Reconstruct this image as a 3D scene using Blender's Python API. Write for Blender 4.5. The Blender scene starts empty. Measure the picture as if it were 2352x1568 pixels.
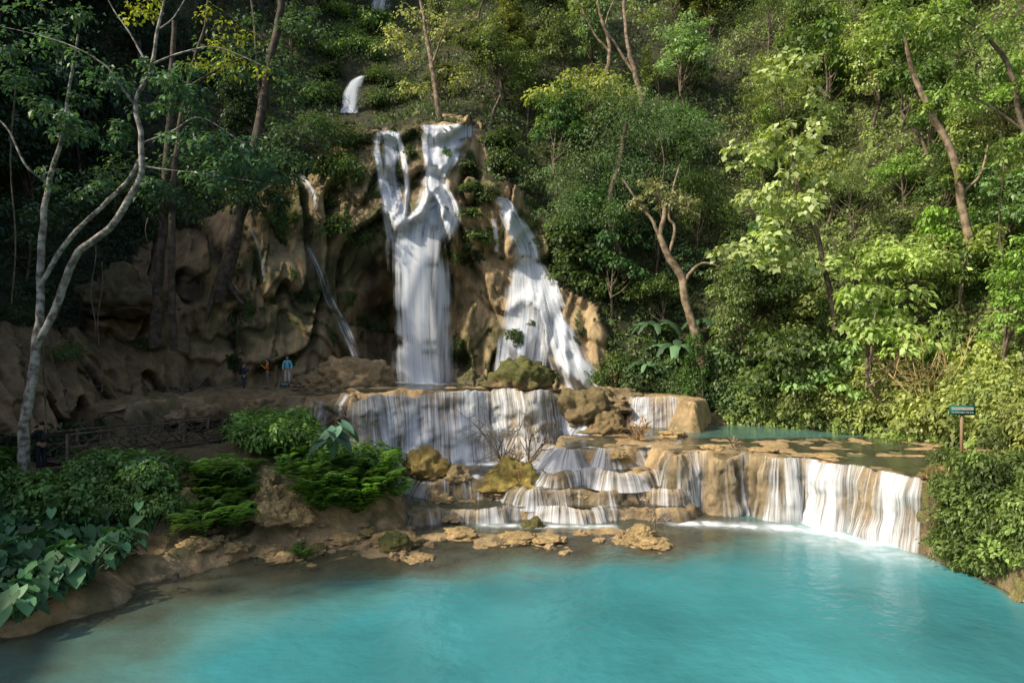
import bpy, math, random
import numpy as np
from mathutils import Vector, Matrix
from mathutils.bvhtree import BVHTree
rng=np.random.default_rng(7); random.seed(7)
F=1568.;CX=1176.;CY=784.;H=7.
COL=bpy.context.scene.collection
def P(px,py,d): return ((px-CX)/F*d, d, H+(CY-py)/F*d)
def G(px,py,z):
    d=(H-z)*F/(py-CY); return P(px,py,d)
def proj(x,y,z):
    y=np.maximum(y,.5); return CX+x/y*F, CY-(z-H)/y*F
# ---------- noise
def _h(ix,iy,iz,s):
    n=(ix*73856093)^(iy*19349663)^(iz*83492791)^(s*26544357)
    n=n&0xFFFFFFFF; n=((n^(n>>13))*1274126177)&0xFFFFFFFF; n=n^(n>>16)
    return (n&0xFFFF)/32767.5-1.
def vn(p,s=0):
    i=np.floor(p).astype(np.int64); f=p-i; u=f*f*(3-2*f); r=0
    for a in (0,1):
        wa=u[:,0] if a else 1-u[:,0]
        for b in (0,1):
            wb=u[:,1] if b else 1-u[:,1]
            for c in (0,1):
                wc=u[:,2] if c else 1-u[:,2]
                r=r+wa*wb*wc*_h(i[:,0]+a,i[:,1]+b,i[:,2]+c,s)
    return r
def fbm(p,o=4,s=0):
    r=0;a=1.;t=0
    for k in range(o):
        r=r+a*vn(p*(2.03**k)+17.3*k,s+k); t+=a; a*=.5
    return r/t*1.6
def ss(a,b,x):
    t=np.clip((x-a)/(b-a),0,1); return t*t*(3-2*t)
def inpoly(px,py,poly):
    r=np.zeros(px.shape,bool); n=len(poly)
    for i in range(n):
        x1,y1=poly[i];x2,y2=poly[(i+1)%n]
        c=((y1>py)!=(y2>py))&(px<(x2-x1)*(py-y1)/((y2-y1)+1e-9)+x1); r^=c
    return r
def sdf(x,y,poly):
    d=np.full(x.shape,1e9); n=len(poly)
    for i in range(n):
        x1,y1=poly[i];x2,y2=poly[(i+1)%n]
        ex,ey=x2-x1,y2-y1; t=np.clip(((x-x1)*ex+(y-y1)*ey)/(ex*ex+ey*ey+1e-9),0,1)
        d=np.minimum(d,np.hypot(x-x1-t*ex,y-y1-t*ey))
    return np.where(inpoly(x,y,poly),d,-d)
# ---------- mesh helpers
def mk(name,v,f,mat=None,smooth=True,uv=None,attrs=None,col=None,parent=None):
    v=np.asarray(v,np.float32); f=np.asarray(f,np.int32); k=f.shape[1]
    me=bpy.data.meshes.new(name)
    me.vertices.add(len(v)); me.vertices.foreach_set('co',v.ravel())
    me.loops.add(f.size); me.loops.foreach_set('vertex_index',f.ravel())
    me.polygons.add(len(f)); me.polygons.foreach_set('loop_start',np.arange(0,f.size,k,dtype=np.int32))
    if smooth: me.polygons.foreach_set('use_smooth',np.ones(len(f),bool))
    if uv is not None:
        l=me.uv_layers.new(name='UVMap'); l.data.foreach_set('uv',np.asarray(uv,np.float32)[f.ravel()].ravel())
    for n,a in (attrs or {}).items():
        at=me.attributes.new(n,'FLOAT','POINT'); at.data.foreach_set('value',np.asarray(a,np.float32))
    if col is not None:
        at=me.attributes.new('Col','FLOAT_COLOR','POINT')
        c=np.ones((len(v),4),np.float32); c[:,:3]=col; at.data.foreach_set('color',c.ravel())
    me.update(calc_edges=True); 
    if mat: me.materials.append(mat)
    return me
def ob(name,me,parent=None,loc=None,label=None,cat=None,kind=None,group=None,color=None):
    o=bpy.data.objects.new(name,me); COL.objects.link(o)
    if parent: o.parent=parent
    if loc is not None: o.location=loc
    if label: o["label"]=label
    if cat: o["category"]=cat
    if kind: o["kind"]=kind
    if group: o["group"]=group
    if color is not None: o.color=(*color,1)
    return o
def gridf(nr,nc):
    i=np.arange(nr-1)[:,None]*nc+np.arange(nc-1)[None,:]; i=i.ravel()
    return np.stack([i,i+1,i+nc+1,i+nc],1)
def tube(pts,rad,n=7):
    pts=np.array(pts,float); m=len(pts); rad=np.array(rad,float)
    t=np.gradient(pts,axis=0); t/=np.linalg.norm(t,axis=1)[:,None]+1e-9
    up=np.array([.3,.9,.1]); a=np.cross(t,up); a/=np.linalg.norm(a,axis=1)[:,None]+1e-9; b=np.cross(t,a)
    th=np.arange(n)*2*np.pi/n
    v=pts[:,None,:]+rad[:,None,None]*(np.cos(th)[None,:,None]*a[:,None,:]+np.sin(th)[None,:,None]*b[:,None,:])
    f=[]
    for i in range(m-1):
        for j in range(n):
            f.append((i*n+j,i*n+(j+1)%n,(i+1)*n+(j+1)%n,(i+1)*n+j))
    return v.reshape(-1,3),np.array(f)
def join(parts):
    vs=[];fs=[];o=0
    for v,f in parts:
        vs.append(v);fs.append(np.asarray(f)+o);o+=len(v)
    return np.concatenate(vs),np.concatenate(fs)
def smoothpl(pts,k=6):
    pts=np.array(pts,float); n=len(pts); out=[]
    for i in range(n-1):
        p0=pts[max(i-1,0)];p1=pts[i];p2=pts[i+1];p3=pts[min(i+2,n-1)]
        for j in range(k):
            t=j/k; out.append(.5*((2*p1)+(-p0+p2)*t+(2*p0-5*p1+4*p2-p3)*t*t+(-p0+3*p1-3*p2+p3)*t**3))
    out.append(pts[-1]); return np.array(out)
def beam(a,b,w,h):
    a=Vector(a);b=Vector(b);t=(b-a).normalized(); s=t.cross(Vector((0,0,1)))
    if s.length<.01: s=Vector((1,0,0))
    s.normalize(); u=s.cross(t)
    v=[]
    for p in (a,b):
        for i,j in ((-1,-1),(1,-1),(1,1),(-1,1)): v.append(p+s*w/2*i+u*h/2*j)
    f=[(0,1,2,3),(7,6,5,4),(0,4,5,1),(1,5,6,2),(2,6,7,3),(3,7,4,0)]
    return np.array([tuple(q) for q in v]),np.array(f)
def unit(a): return a/(np.linalg.norm(a,axis=1)[:,None]+1e-9)
# ---------- materials
def newmat(n):
    m=bpy.data.materials.new(n); m.use_nodes=True; nt=m.node_tree; nt.nodes.clear(); return m,nt,nt.nodes,nt.links
def rockmat(n,rough=.8,scale=1.,bump=.5,stretch=1.,lo=.55,hi=1.4):
    m,nt,N,L=newmat(n)
    out=N.new('ShaderNodeOutputMaterial'); b=N.new('ShaderNodeBsdfPrincipled'); L.new(b.outputs[0],out.inputs[0])
    b.inputs['Roughness'].default_value=rough; b.inputs['Specular IOR Level'].default_value=.35
    at=N.new('ShaderNodeAttribute'); at.attribute_name='Col'
    g=N.new('ShaderNodeNewGeometry'); mp=N.new('ShaderNodeMapping'); L.new(g.outputs['Position'],mp.inputs[0])
    mp.inputs['Scale'].default_value=(scale,scale,scale/stretch)
    n1=N.new('ShaderNodeTexNoise'); n1.inputs['Scale'].default_value=1.6; n1.inputs['Detail'].default_value=9; n1.inputs['Roughness'].default_value=.7
    L.new(mp.outputs[0],n1.inputs['Vector'])
    r=N.new('ShaderNodeMapRange'); r.inputs[1].default_value=.3;r.inputs[2].default_value=.7;r.inputs[3].default_value=lo;r.inputs[4].default_value=hi
    L.new(n1.outputs['Fac'],r.inputs[0])
    mx=N.new('ShaderNodeVectorMath'); mx.operation='SCALE'; L.new(at.outputs['Color'],mx.inputs[0]); L.new(r.outputs[0],mx.inputs['Scale'])
    L.new(mx.outputs[0],b.inputs['Base Color'])
    n2=N.new('ShaderNodeTexNoise'); n2.inputs['Scale'].default_value=4; n2.inputs['Detail'].default_value=8; n2.inputs['Roughness'].default_value=.7
    L.new(mp.outputs[0],n2.inputs['Vector'])
    bp=N.new('ShaderNodeBump'); bp.inputs['Strength'].default_value=bump; bp.inputs['Distance'].default_value=.25
    L.new(n2.outputs['Fac'],bp.inputs['Height']); L.new(bp.outputs[0],b.inputs['Normal'])
    return m
M_rock=rockmat('travertine_rock',.75,1.,.85,3.5,.45,1.45)
M_ground=rockmat('ground_rock',.7,1.2,.85,1.)
def leafmat(n,trans=.38,rough=.45,spec=.4):
    m,nt,N,L=newmat(n)
    out=N.new('ShaderNodeOutputMaterial'); b=N.new('ShaderNodeBsdfPrincipled'); t=N.new('ShaderNodeBsdfTranslucent'); mx=N.new('ShaderNodeMixShader')
    oi=N.new('ShaderNodeObjectInfo'); at=N.new('ShaderNodeAttribute'); at.attribute_name='tint'
    r=N.new('ShaderNodeMapRange'); r.inputs[3].default_value=.45; r.inputs[4].default_value=1.8; L.new(at.outputs['Fac'],r.inputs[0])
    sc=N.new('ShaderNodeVectorMath'); sc.operation='SCALE'; L.new(oi.outputs['Color'],sc.inputs[0]); L.new(r.outputs[0],sc.inputs['Scale'])
    tc=N.new('ShaderNodeVectorMath'); tc.operation='MULTIPLY'; tc.inputs[1].default_value=(1.15,1.25,.45); L.new(sc.outputs[0],tc.inputs[0])
    L.new(sc.outputs[0],b.inputs['Base Color']); L.new(tc.outputs[0],t.inputs['Color'])
    b.inputs['Roughness'].default_value=rough; b.inputs['Specular IOR Level'].default_value=spec
    mx.inputs[0].default_value=trans; L.new(b.outputs[0],mx.inputs[1]); L.new(t.outputs[0],mx.inputs[2]); L.new(mx.outputs[0],out.inputs[0])
    return m
M_leaf=leafmat('leaf'); M_taro=leafmat('taro_leaf',.2,.5,.35)
def barkmat(n,c1,c2,scale=3):
    m,nt,N,L=newmat(n)
    out=N.new('ShaderNodeOutputMaterial'); b=N.new('ShaderNodeBsdfPrincipled'); L.new(b.outputs[0],out.inputs[0]); b.inputs['Roughness'].default_value=.85
    g=N.new('ShaderNodeNewGeometry'); n1=N.new('ShaderNodeTexNoise'); n1.inputs['Scale'].default_value=scale; n1.inputs['Detail'].default_value=8; L.new(g.outputs['Position'],n1.inputs['Vector'])
    r=N.new('ShaderNodeValToRGB'); r.color_ramp.elements[0].position=.4; r.color_ramp.elements[1].position=.6
    r.color_ramp.elements[0].color=(*c1,1); r.color_ramp.elements[1].color=(*c2,1); L.new(n1.outputs['Fac'],r.inputs[0]); L.new(r.outputs[0],b.inputs['Base Color'])
    bp=N.new('ShaderNodeBump'); bp.inputs['Distance'].default_value=.05; bp.inputs['Strength'].default_value=.6; L.new(n1.outputs['Fac'],bp.inputs['Height']); L.new(bp.outputs[0],b.inputs['Normal'])
    return m
M_bark=barkmat('bark',(.06,.045,.03),(.17,.13,.09)); M_pale=barkmat('pale_bark',(.10,.085,.065),(.38,.35,.30),5); M_dark=barkmat('dark_bark',(.035,.027,.02),(.10,.075,.05))
M_lit=barkmat('sunlit_brown_bark',(.13,.09,.055),(.32,.24,.16)); M_twig=barkmat('dry_twig',(.30,.18,.07),(.5,.32,.14)); M_wood=barkmat('weathered_wood',(.06,.04,.03),(.17,.12,.08),6)  # M_lit: lighter brown bark with sunlight put into its colour
def flat(n,c,rough=.7):
    m,nt,N,L=newmat(n); out=N.new('ShaderNodeOutputMaterial'); b=N.new('ShaderNodeBsdfPrincipled'); L.new(b.outputs[0],out.inputs[0])
    b.inputs['Roughness'].default_value=rough; b.inputs['Specular IOR Level'].default_value=.25
    g=N.new('ShaderNodeNewGeometry'); n1=N.new('ShaderNodeTexNoise'); n1.inputs['Scale'].default_value=9; L.new(g.outputs['Position'],n1.inputs['Vector'])
    r=N.new('ShaderNodeMapRange'); r.inputs[3].default_value=.75; r.inputs[4].default_value=1.25; L.new(n1.outputs['Fac'],r.inputs[0])
    s=N.new('ShaderNodeVectorMath'); s.operation='SCALE'; s.inputs[0].default_value=c; L.new(r.outputs[0],s.inputs['Scale']); L.new(s.outputs[0],b.inputs['Base Color'])
    return m
def fallmat(n,su,sv,lo,hi,dark=(.55,.62,.72),k2=.35):
    m,nt,N,L=newmat(n)
    out=N.new('ShaderNodeOutputMaterial'); tr=N.new('ShaderNodeBsdfTransparent'); mx=N.new('ShaderNodeMixShader')
    d=N.new('ShaderNodeBsdfDiffuse')
    tl=N.new('ShaderNodeBsdfTranslucent'); m2=N.new('ShaderNodeMixShader'); m2.inputs[0].default_value=.3
    L.new(d.outputs[0],m2.inputs[1]); L.new(tl.outputs[0],m2.inputs[2])
    uv=N.new('ShaderNodeUVMap'); uv.uv_map='UVMap'
    def nz(a,b,det,off):
        mp=N.new('ShaderNodeMapping'); mp.inputs['Scale'].default_value=(a,b,1); mp.inputs['Location'].default_value=(off,off,0); L.new(uv.outputs[0],mp.inputs[0])
        q=N.new('ShaderNodeTexNoise'); q.inputs['Scale'].default_value=1; q.inputs['Detail'].default_value=det; q.inputs['Roughness'].default_value=.55; L.new(mp.outputs[0],q.inputs['Vector']); return q
    n1=nz(su,sv,3,0); n2=nz(su*3.4,sv*1.3,2,7); 
    mixn=N.new('ShaderNodeMath'); mixn.operation='MULTIPLY_ADD'; mixn.inputs[1].default_value=k2; L.new(n2.outputs['Fac'],mixn.inputs[0])
    h=N.new('ShaderNodeMath'); h.operation='MULTIPLY'; h.inputs[1].default_value=1.1-k2; L.new(n1.outputs['Fac'],h.inputs[0]); L.new(h.outputs[0],mixn.inputs[2])
    at=N.new('ShaderNodeAttribute'); at.attribute_name='cov'
    a=N.new('ShaderNodeMath'); a.operation='MULTIPLY_ADD'; a.inputs[1].default_value=.5; L.new(at.outputs['Fac'],a.inputs[0]); L.new(mixn.outputs[0],a.inputs[2])
    r=N.new('ShaderNodeMapRange'); r.interpolation_type='SMOOTHSTEP'; r.inputs[1].default_value=lo; r.inputs[2].default_value=hi; L.new(a.outputs[0],r.inputs[0])
    q=N.new('ShaderNodeMath'); q.operation='MULTIPLY'; L.new(r.outputs[0],q.inputs[0])
    c=N.new('ShaderNodeMapRange'); c.inputs[2].default_value=.4; c.inputs[4].default_value=.95; L.new(at.outputs['Fac'],c.inputs[0]); L.new(c.outputs[0],q.inputs[1])
    cr=N.new('ShaderNodeValToRGB'); e=cr.color_ramp.elements; e[0].position=.42; e[0].color=(*dark,1); e[1].position=.64; e[1].color=(.92,.94,.97,1); L.new(mixn.outputs[0],cr.inputs[0])
    L.new(cr.outputs[0],d.inputs[0]); L.new(cr.outputs[0],tl.inputs[0])
    L.new(q.outputs[0],mx.inputs[0]); L.new(tr.outputs[0],mx.inputs[1]); L.new(m2.outputs[0],mx.inputs[2]); L.new(mx.outputs[0],out.inputs[0])
    return m
M_fall=fallmat('falling_water',2.4,.14,.66,1.03,(.66,.73,.84),.4); M_casc=fallmat('cascade_water',4.6,.3,.72,1.16,(.68,.74,.8),.5)
def watermat(n,deep,wave=.6,mid=(.10,.22,.20),k0=(.26,.23,.15)):
    m,nt,N,L=newmat(n)
    out=N.new('ShaderNodeOutputMaterial'); d=N.new('ShaderNodeBsdfDiffuse'); tr=N.new('ShaderNodeBsdfTransparent'); gl=N.new('ShaderNodeBsdfGlossy')
    tr.inputs[0].default_value=(.75,.86,.80,1); gl.inputs['Roughness'].default_value=.12
    at=N.new('ShaderNodeAttribute'); at.attribute_name='dep'; fo=N.new('ShaderNodeAttribute'); fo.attribute_name='foam'
    cr=N.new('ShaderNodeValToRGB'); e=cr.color_ramp.elements; e[0].position=0; e[0].color=(*k0,1); e[1].position=1; e[1].color=(*deep,1)
    k=e.new(.3); k.color=(.15,.21,.165,1); k=e.new(.62); k.color=(*mid,1); L.new(at.outputs['Fac'],cr.inputs[0])
    g=N.new('ShaderNodeNewGeometry'); n1=N.new('ShaderNodeTexNoise'); n1.inputs['Scale'].default_value=.22; n1.inputs['Detail'].default_value=4; L.new(g.outputs['Position'],n1.inputs['Vector'])
    r=N.new('ShaderNodeMapRange'); r.inputs[1].default_value=.25; r.inputs[2].default_value=.75; r.inputs[3].default_value=.65; r.inputs[4].default_value=1.35; L.new(n1.outputs['Fac'],r.inputs[0])
    sc=N.new('ShaderNodeVectorMath'); sc.operation='SCALE'; L.new(cr.outputs[0],sc.inputs[0]); L.new(r.outputs[0],sc.inputs['Scale'])
    fm=N.new('ShaderNodeMixRGB'); fm.inputs[2].default_value=(.8,.86,.9,1); L.new(fo.outputs['Fac'],fm.inputs[0]); L.new(sc.outputs[0],fm.inputs[1]); L.new(fm.outputs[0],d.inputs[0])
    op=N.new('ShaderNodeMapRange'); op.inputs[2].default_value=.75; op.inputs[3].default_value=.12; L.new(at.outputs['Fac'],op.inputs[0])
    mxa=N.new('ShaderNodeMath'); mxa.operation='MAXIMUM'; L.new(op.outputs[0],mxa.inputs[0]); L.new(fo.outputs['Fac'],mxa.inputs[1])
    m1=N.new('ShaderNodeMixShader'); L.new(mxa.outputs[0],m1.inputs[0]); L.new(tr.outputs[0],m1.inputs[1]); L.new(d.outputs[0],m1.inputs[2])
    fr=N.new('ShaderNodeFresnel'); fr.inputs[0].default_value=1.42
    inv=N.new('ShaderNodeMath'); inv.operation='SUBTRACT'; inv.inputs[0].default_value=1; L.new(fo.outputs['Fac'],inv.inputs[1])
    fq=N.new('ShaderNodeMath'); fq.operation='MULTIPLY'; L.new(fr.outputs[0],fq.inputs[0]); L.new(inv.outputs[0],fq.inputs[1])
    m2=N.new('ShaderNodeMixShader'); L.new(fq.outputs[0],m2.inputs[0]); L.new(m1.outputs[0],m2.inputs[1]); L.new(gl.outputs[0],m2.inputs[2]); L.new(m2.outputs[0],out.inputs[0])
    n2=N.new('ShaderNodeTexNoise'); n2.inputs['Scale'].default_value=2.4; n2.inputs['Detail'].default_value=5; L.new(g.outputs['Position'],n2.inputs['Vector'])
    bp=N.new('ShaderNodeBump'); bp.inputs['Strength'].default_value=wave; bp.inputs['Distance'].default_value=.06; L.new(n2.outputs['Fac'],bp.inputs['Height'])
    for q in (gl,fr,d): L.new(bp.outputs[0],q.inputs['Normal'])
    return m
M_pool=watermat('turquoise_water',(.05,.245,.27),.6); M_thin=watermat('thin_water',(.10,.20,.155),.5)
# ---------- ground
def PL(z,w,pts,amp=.5):
    return z,w,[(q[1],q[2]) if q[0]=='w' else G(q[0],q[1],z)[:2] for q in pts],amp
W=lambda x,y:('w',x,y)
def WG(px,py,z): a=G(px,py,z); return ('w',a[0],a[1])
RIM_R=[(1545,1048),(1600,1044),(1660,1050),(1720,1046),(1790,1058),(1850,1057),(1910,1070),(1970,1075),(2020,1088),(2080,1096),(2125,1106),(2190,1108)]
PLATS=[
 PL(-.75,6.,[(-300,1800),(100,1640),(500,1450),(850,1360),(1250,1295),(1700,1262),(1650,1225),W(8,30),W(-30,30),W(-30,6)],.8),
 PL(-.2,2.2,[(100,1450),(500,1350),(900,1322),(1150,1288),(1300,1274),(1560,1266),(1600,1228),W(8,30),W(-30,30),W(-30,10)],.9),
 PL(.0,.6,[(480,1290),(640,1292),(780,1285),(930,1275),(1060,1245),(1300,1258),(1560,1255),(1520,1228),(1300,1212),(1150,1226),(950,1212),(700,1222),(560,1235)],.8),
 PL(.5,1.,[(-500,1480),(20,1392),(210,1352),(300,1290),(470,1256),(600,1222),(760,1200),(900,1185),(930,1120),W(-4,31),W(-40,31),W(-45,8)],.4),
 PL(1.5,1.6,[(400,1160),(560,1120),(650,1140),(860,1120),(870,1075),(850,1040),W(-7,34),W(-24,34),W(-24,24)],.4),
 PL(2.4,2.,[(-600,1180),(50,1105),(330,1085),(430,1050),(560,1030),(720,985),(770,960),W(-8,40),W(-45,40),W(-45,14)],.4),
 PL(4.05,.9,[(-400,930),(300,925),(380,915),(600,912),(790,911),W(-5,55),W(-50,55),W(-40,30)],.35),
 PL(4.2,.5,[(800,912),(900,908),(1000,904),(1150,899),(1275,899),(1310,903),W(3,55),W(-12,55)],.1),
 PL(.42,.3,[(950,1163),(1130,1166),(1250,1161),(1420,1166),(1570,1166),W(9,32),W(-5,32)],.5),
 PL(.95,.3,[(1225,1128),(1400,1120),(1548,1122),W(9,32),W(1,32)],.45),
 PL(1.18,.3,[(870,1088),(960,1092),(1100,1098),(1240,1095),(1300,1090),W(4,38),W(-9,38)],.5),
 PL(1.5,.3,[(1290,1082),(1400,1086),(1548,1076),W(9,34),W(3,34)],.45),
 PL(2.28,.5,[(1290,1030),(1400,1032),(1500,1025)]+[(a,b-5) for a,b in RIM_R]+[(2260,1115),W(26,22),W(30,46),W(3,46)],.35),
 PL(1.75,.9,[WG(1600,1004,2.25),WG(1700,1004,2.25),WG(1880,1004,2.25),WG(1990,1004,2.25),W(17.5,34),W(17,37),W(14,42),W(10,41)],.5),
 PL(3.8,.7,[(1370,903),(1460,909),(1540,913),(1590,925),W(14,46),W(2,52)],.4),
 PL(2.7,1.3,[(2170,1085),(2230,1100),(2400,1150),W(22,12),W(45,8),W(45,34),W(24,33)],.4),
 PL(2.2,1.2,[(2330,1160),(2600,1250),W(40,-10),W(45,20)],.3),
]
def gh(x,y,detail=True):
    x=np.asarray(x,float).ravel(); y=np.asarray(y,float).ravel()
    z0=np.zeros_like(x); q=np.stack([x,y,z0],1)
    n1=fbm(q*.6,4,3); n2=fbm(q*.6+31,4,9)
    h=-1.9+z0
    for z,w,poly,amp in PLATS:
        s=sdf(x+n1*amp,y+n2*amp,poly); m=ss(-w,w*.15,s); h=h*(1-m)+z*m
    n3=fbm(q*1.1,5,21); n4=fbm(q*.35,3,27)
    left=ss(-5,-11,x)
    h=h+n3*(.10+.16*left)+n4*.06
    return h
gx=np.concatenate([np.linspace(-46,-19,60,endpoint=False),np.linspace(-19,17,430,endpoint=False),np.linspace(17,46,70)])
gy=np.concatenate([np.linspace(-14,15,60,endpoint=False),np.linspace(15,42,360,endpoint=False),np.linspace(42,56,50)])
X,Y=np.meshgrid(gx,gy); Z=gh(X,Y)
v=np.stack([X.ravel(),Y.ravel(),Z],1)
q=v.copy(); nn=fbm(q*.5,4,40); n5=fbm(q*2.,3,44)
tan=np.array([.50,.35,.18]); brown=np.array([.24,.165,.085]); grey=np.array([.30,.24,.15])
left=ss(-6,-13,v[:,0])[:,None]*ss(1.0,2.4,v[:,2])[:,None]
c=tan*(1-left)+brown*left
mm=ss(.0,.5,nn)[:,None]; c=c*(1-mm*.55)+grey*mm*.55
mo=(ss(.3,.7,n5+nn*.5)*.55)[:,None]; c=c*(1-mo)+np.array([.10,.10,.03])*mo
bed=ss(-.15,-.8,v[:,2])[:,None]; c=c*(1-bed)+np.array([.13,.19,.15])*bed
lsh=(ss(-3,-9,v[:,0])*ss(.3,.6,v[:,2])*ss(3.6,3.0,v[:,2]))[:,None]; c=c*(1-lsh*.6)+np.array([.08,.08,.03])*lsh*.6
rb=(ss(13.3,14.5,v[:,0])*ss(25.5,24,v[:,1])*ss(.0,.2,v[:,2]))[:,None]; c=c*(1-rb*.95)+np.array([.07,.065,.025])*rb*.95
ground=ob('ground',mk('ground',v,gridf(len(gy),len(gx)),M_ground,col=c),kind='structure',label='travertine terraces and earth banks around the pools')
def G1(x,y): return float(gh([x],[y])[0])
def hitg(px,py,d0=13,d1=60):
    d=np.arange(d0,d1,.08); x=(px-CX)/F*d; z=H+(CY-py)/F*d; g=gh(x,d); k=np.argmax(z<=g); return np.array([x[k],d[k],g[k]])
# ---------- amphitheatre cliff / hillside
CPT="""-100,1050,24 0,950,27 200,900,34 400,890,41 600,880,44 750,870,45 860,880,47 960,890,49 1060,880,47.5 1150,870,45 1300,880,44 1400,900,43.5 1600,930,41 1800,955,38 2000,985,34.5 2200,1000,30.5 2352,1010,27 2500,1050,24
0,750,33 200,760,39 400,760,44 550,740,45.5 680,740,44.5 760,740,47 850,720,51.5 960,720,53 1050,700,50 1110,720,47 1180,700,46 1280,700,45.5 1400,750,46 1600,800,44.5 1800,800,41.5 2000,800,38 2200,800,34 2400,800,29
0,550,40 200,550,47 330,560,51 430,560,48 520,600,46 620,560,46.3 700,600,45.2 760,560,48.5 840,520,46 900,560,47.5 960,560,47 1030,560,47 1080,480,46.3 1180,560,47 1400,550,49 1600,550,50 1900,550,46 2150,550,40 2400,550,33
0,300,45 300,320,51 600,380,49 700,420,48.5 830,310,49 910,400,48.5 980,295,49.5 1000,430,47.6 1060,295,49.5 1150,330,50.5 1400,300,56 1700,300,56 2000,300,50 2300,300,40
0,50,50 300,50,57 600,50,62 780,270,58 800,170,62 900,260,60 900,100,70 1100,200,58 1100,80,66 1400,50,68 1800,50,64 2200,50,50 2400,0,42 600,-300,70 1200,-300,84 1800,-300,76"""
pts=np.array([P(*map(float,s.split(','))) for s in CPT.split()])
CY0=15.
th=np.arctan2(pts[:,0],pts[:,1]-CY0); rr=np.hypot(pts[:,0],pts[:,1]-CY0)
ex=[(s*a,z,r) for s in(-1,1) for a in(95,125) for z,r in((1,24),(12,28),(25,34),(45,44))]+[(s*75,z,r) for s in(-1,1) for z,r in((1,22.5),(12,26),(25,33),(45,46))]
th=np.concatenate([th,[math.radians(e[0]) for e in ex]]); zz=np.concatenate([pts[:,2],[e[1] for e in ex]]); rr=np.concatenate([rr,[e[2] for e in ex]])
A=np.stack([th*30,zz],1)
def phi(r): return np.where(r>1e-6,r*r*np.log(r+1e-9),0)
K=phi(np.linalg.norm(A[:,None]-A[None],axis=2))+np.eye(len(A))*1.5
Pm=np.concatenate([np.ones((len(A),1)),A],1); n=len(A)
S=np.zeros((n+3,n+3)); S[:n,:n]=K; S[:n,n:]=Pm; S[n:,:n]=Pm.T
sol=np.linalg.solve(S,np.concatenate([rr,[0,0,0]]))
def R0(t,z):
    q=np.stack([t*30,z],1); out=np.empty(len(q))
    for i in range(0,len(q),20000):
        b=q[i:i+20000]; out[i:i+20000]=phi(np.linalg.norm(b[:,None]-A[None],axis=2))@sol[:n]+sol[n]+b@sol[n+1:]
    return out
tg=np.radians(np.concatenate([np.linspace(-125,-62,50,endpoint=False),np.linspace(-62,62,600,endpoint=False),np.linspace(62,125,50)]))
ztop=np.interp(np.degrees(tg),[-125,-92,-75,-56,-38,-20,40,70,125],[17,18,24,36,48,62,62,48,34])  # left crest is out of view, its height shaped to shade the left side
nr=330; tt=np.linspace(0,1,nr)**1.4
TT,TH=np.meshgrid(tt,tg,indexing='ij'); ZZ=-1+TT*(ztop[None,:]+1)
r=R0(TH.ravel(),ZZ.ravel()); t_=TH.ravel(); z_=ZZ.ravel()
x_=r*np.sin(t_); y_=CY0+r*np.cos(t_); q=np.stack([x_,y_,z_],1)
ppx,ppy=proj(x_,y_,z_)
ROCKPOLY=[(330,560),(450,500),(600,430),(700,400),(790,300),(850,285),(1110,275),(1120,400),(1160,430),(1250,500),(1290,640),(1380,700),(1440,930),(-500,1000),(-500,760),(250,740)]
rk=inpoly(ppx+25*vn(q*.6),ppy+25*vn(q*.6+9),ROCKPOLY)
aq=np.stack([t_*30,z_*0,z_],1)
warp=fbm(aq*.16,2,58)
def lobes(period,sx,seed):
    a=fbm(np.stack([aq[:,0]*sx,aq[:,2]*0+seed,aq[:,2]*sx*.35],1),3,seed)
    sw=(z_/period+a*1.5+seed*.37)%1.
    return ss(0,.1,sw)*(1-sw)**.7
dr=fbm(q*.16,3,60)*.9
lob=lobes(8.,.22,61)*1.8+lobes(3.4,.5,64)*.55
fold=fbm(np.stack([aq[:,0]*.7+warp*1.2,z_*0,z_*.07],1),3,67); fold2=fbm(np.stack([aq[:,0]*2.2+warp*2,z_*0,z_*.12],1),3,87)
crag=fbm(q*np.array([.95,.95,.5]),5,68)
dr=dr+np.where(rk,-lob+1.0+fold*.75+fold2*.22-crag*.28,fold*.3)+fbm(q*1.8,4,62)*.1
r=r+dr
x_=r*np.sin(t_); y_=CY0+r*np.cos(t_); cv=np.stack([x_,y_,z_],1)
n1=fbm(q*.4,4,70); n2=fbm(q*1.8,3,71); n3=fbm(aq*np.array([1.5,1,.1]),4,72)
c=np.array([.39,.285,.155])*(1+.4*n3[:,None])
m1=(ss(.0,.45,n1+.35*n2))[:,None]; c=c*(1-m1*.8)+np.array([.07,.08,.022])*m1*.8
cav=ss(.1,1.1,-lob+1.0+.4*n1-.3*crag+.4*fold)[:,None]; c=c*(1-.85*cav)  # hollows darkened: shade and dark moss put into the rock colour
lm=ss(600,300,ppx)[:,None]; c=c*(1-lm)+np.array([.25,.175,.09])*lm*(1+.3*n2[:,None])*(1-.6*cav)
dkc=(ss(790,850,ppx)*ss(915,880,ppx)*ss(560,620,ppy))[:,None]; c=c*(1-dkc*.75)  # shade of the recess beside the tall fall painted into the rock
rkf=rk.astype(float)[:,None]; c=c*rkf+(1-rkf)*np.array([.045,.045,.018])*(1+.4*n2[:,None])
c=np.clip(c,.005,1)
fc=gridf(nr,len(tg))
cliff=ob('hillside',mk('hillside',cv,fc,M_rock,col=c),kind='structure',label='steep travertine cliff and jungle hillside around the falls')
BV=BVHTree.FromPolygons([tuple(p) for p in cv.tolist()],fc.tolist())
def hitc(px,py):
    d=Vector(((px-CX)/F,1,(CY-py)/F)); h=BV.ray_cast(Vector((0,0,H)),d.normalized()); 
    return None if h[0] is None else np.array(h[0])
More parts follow.
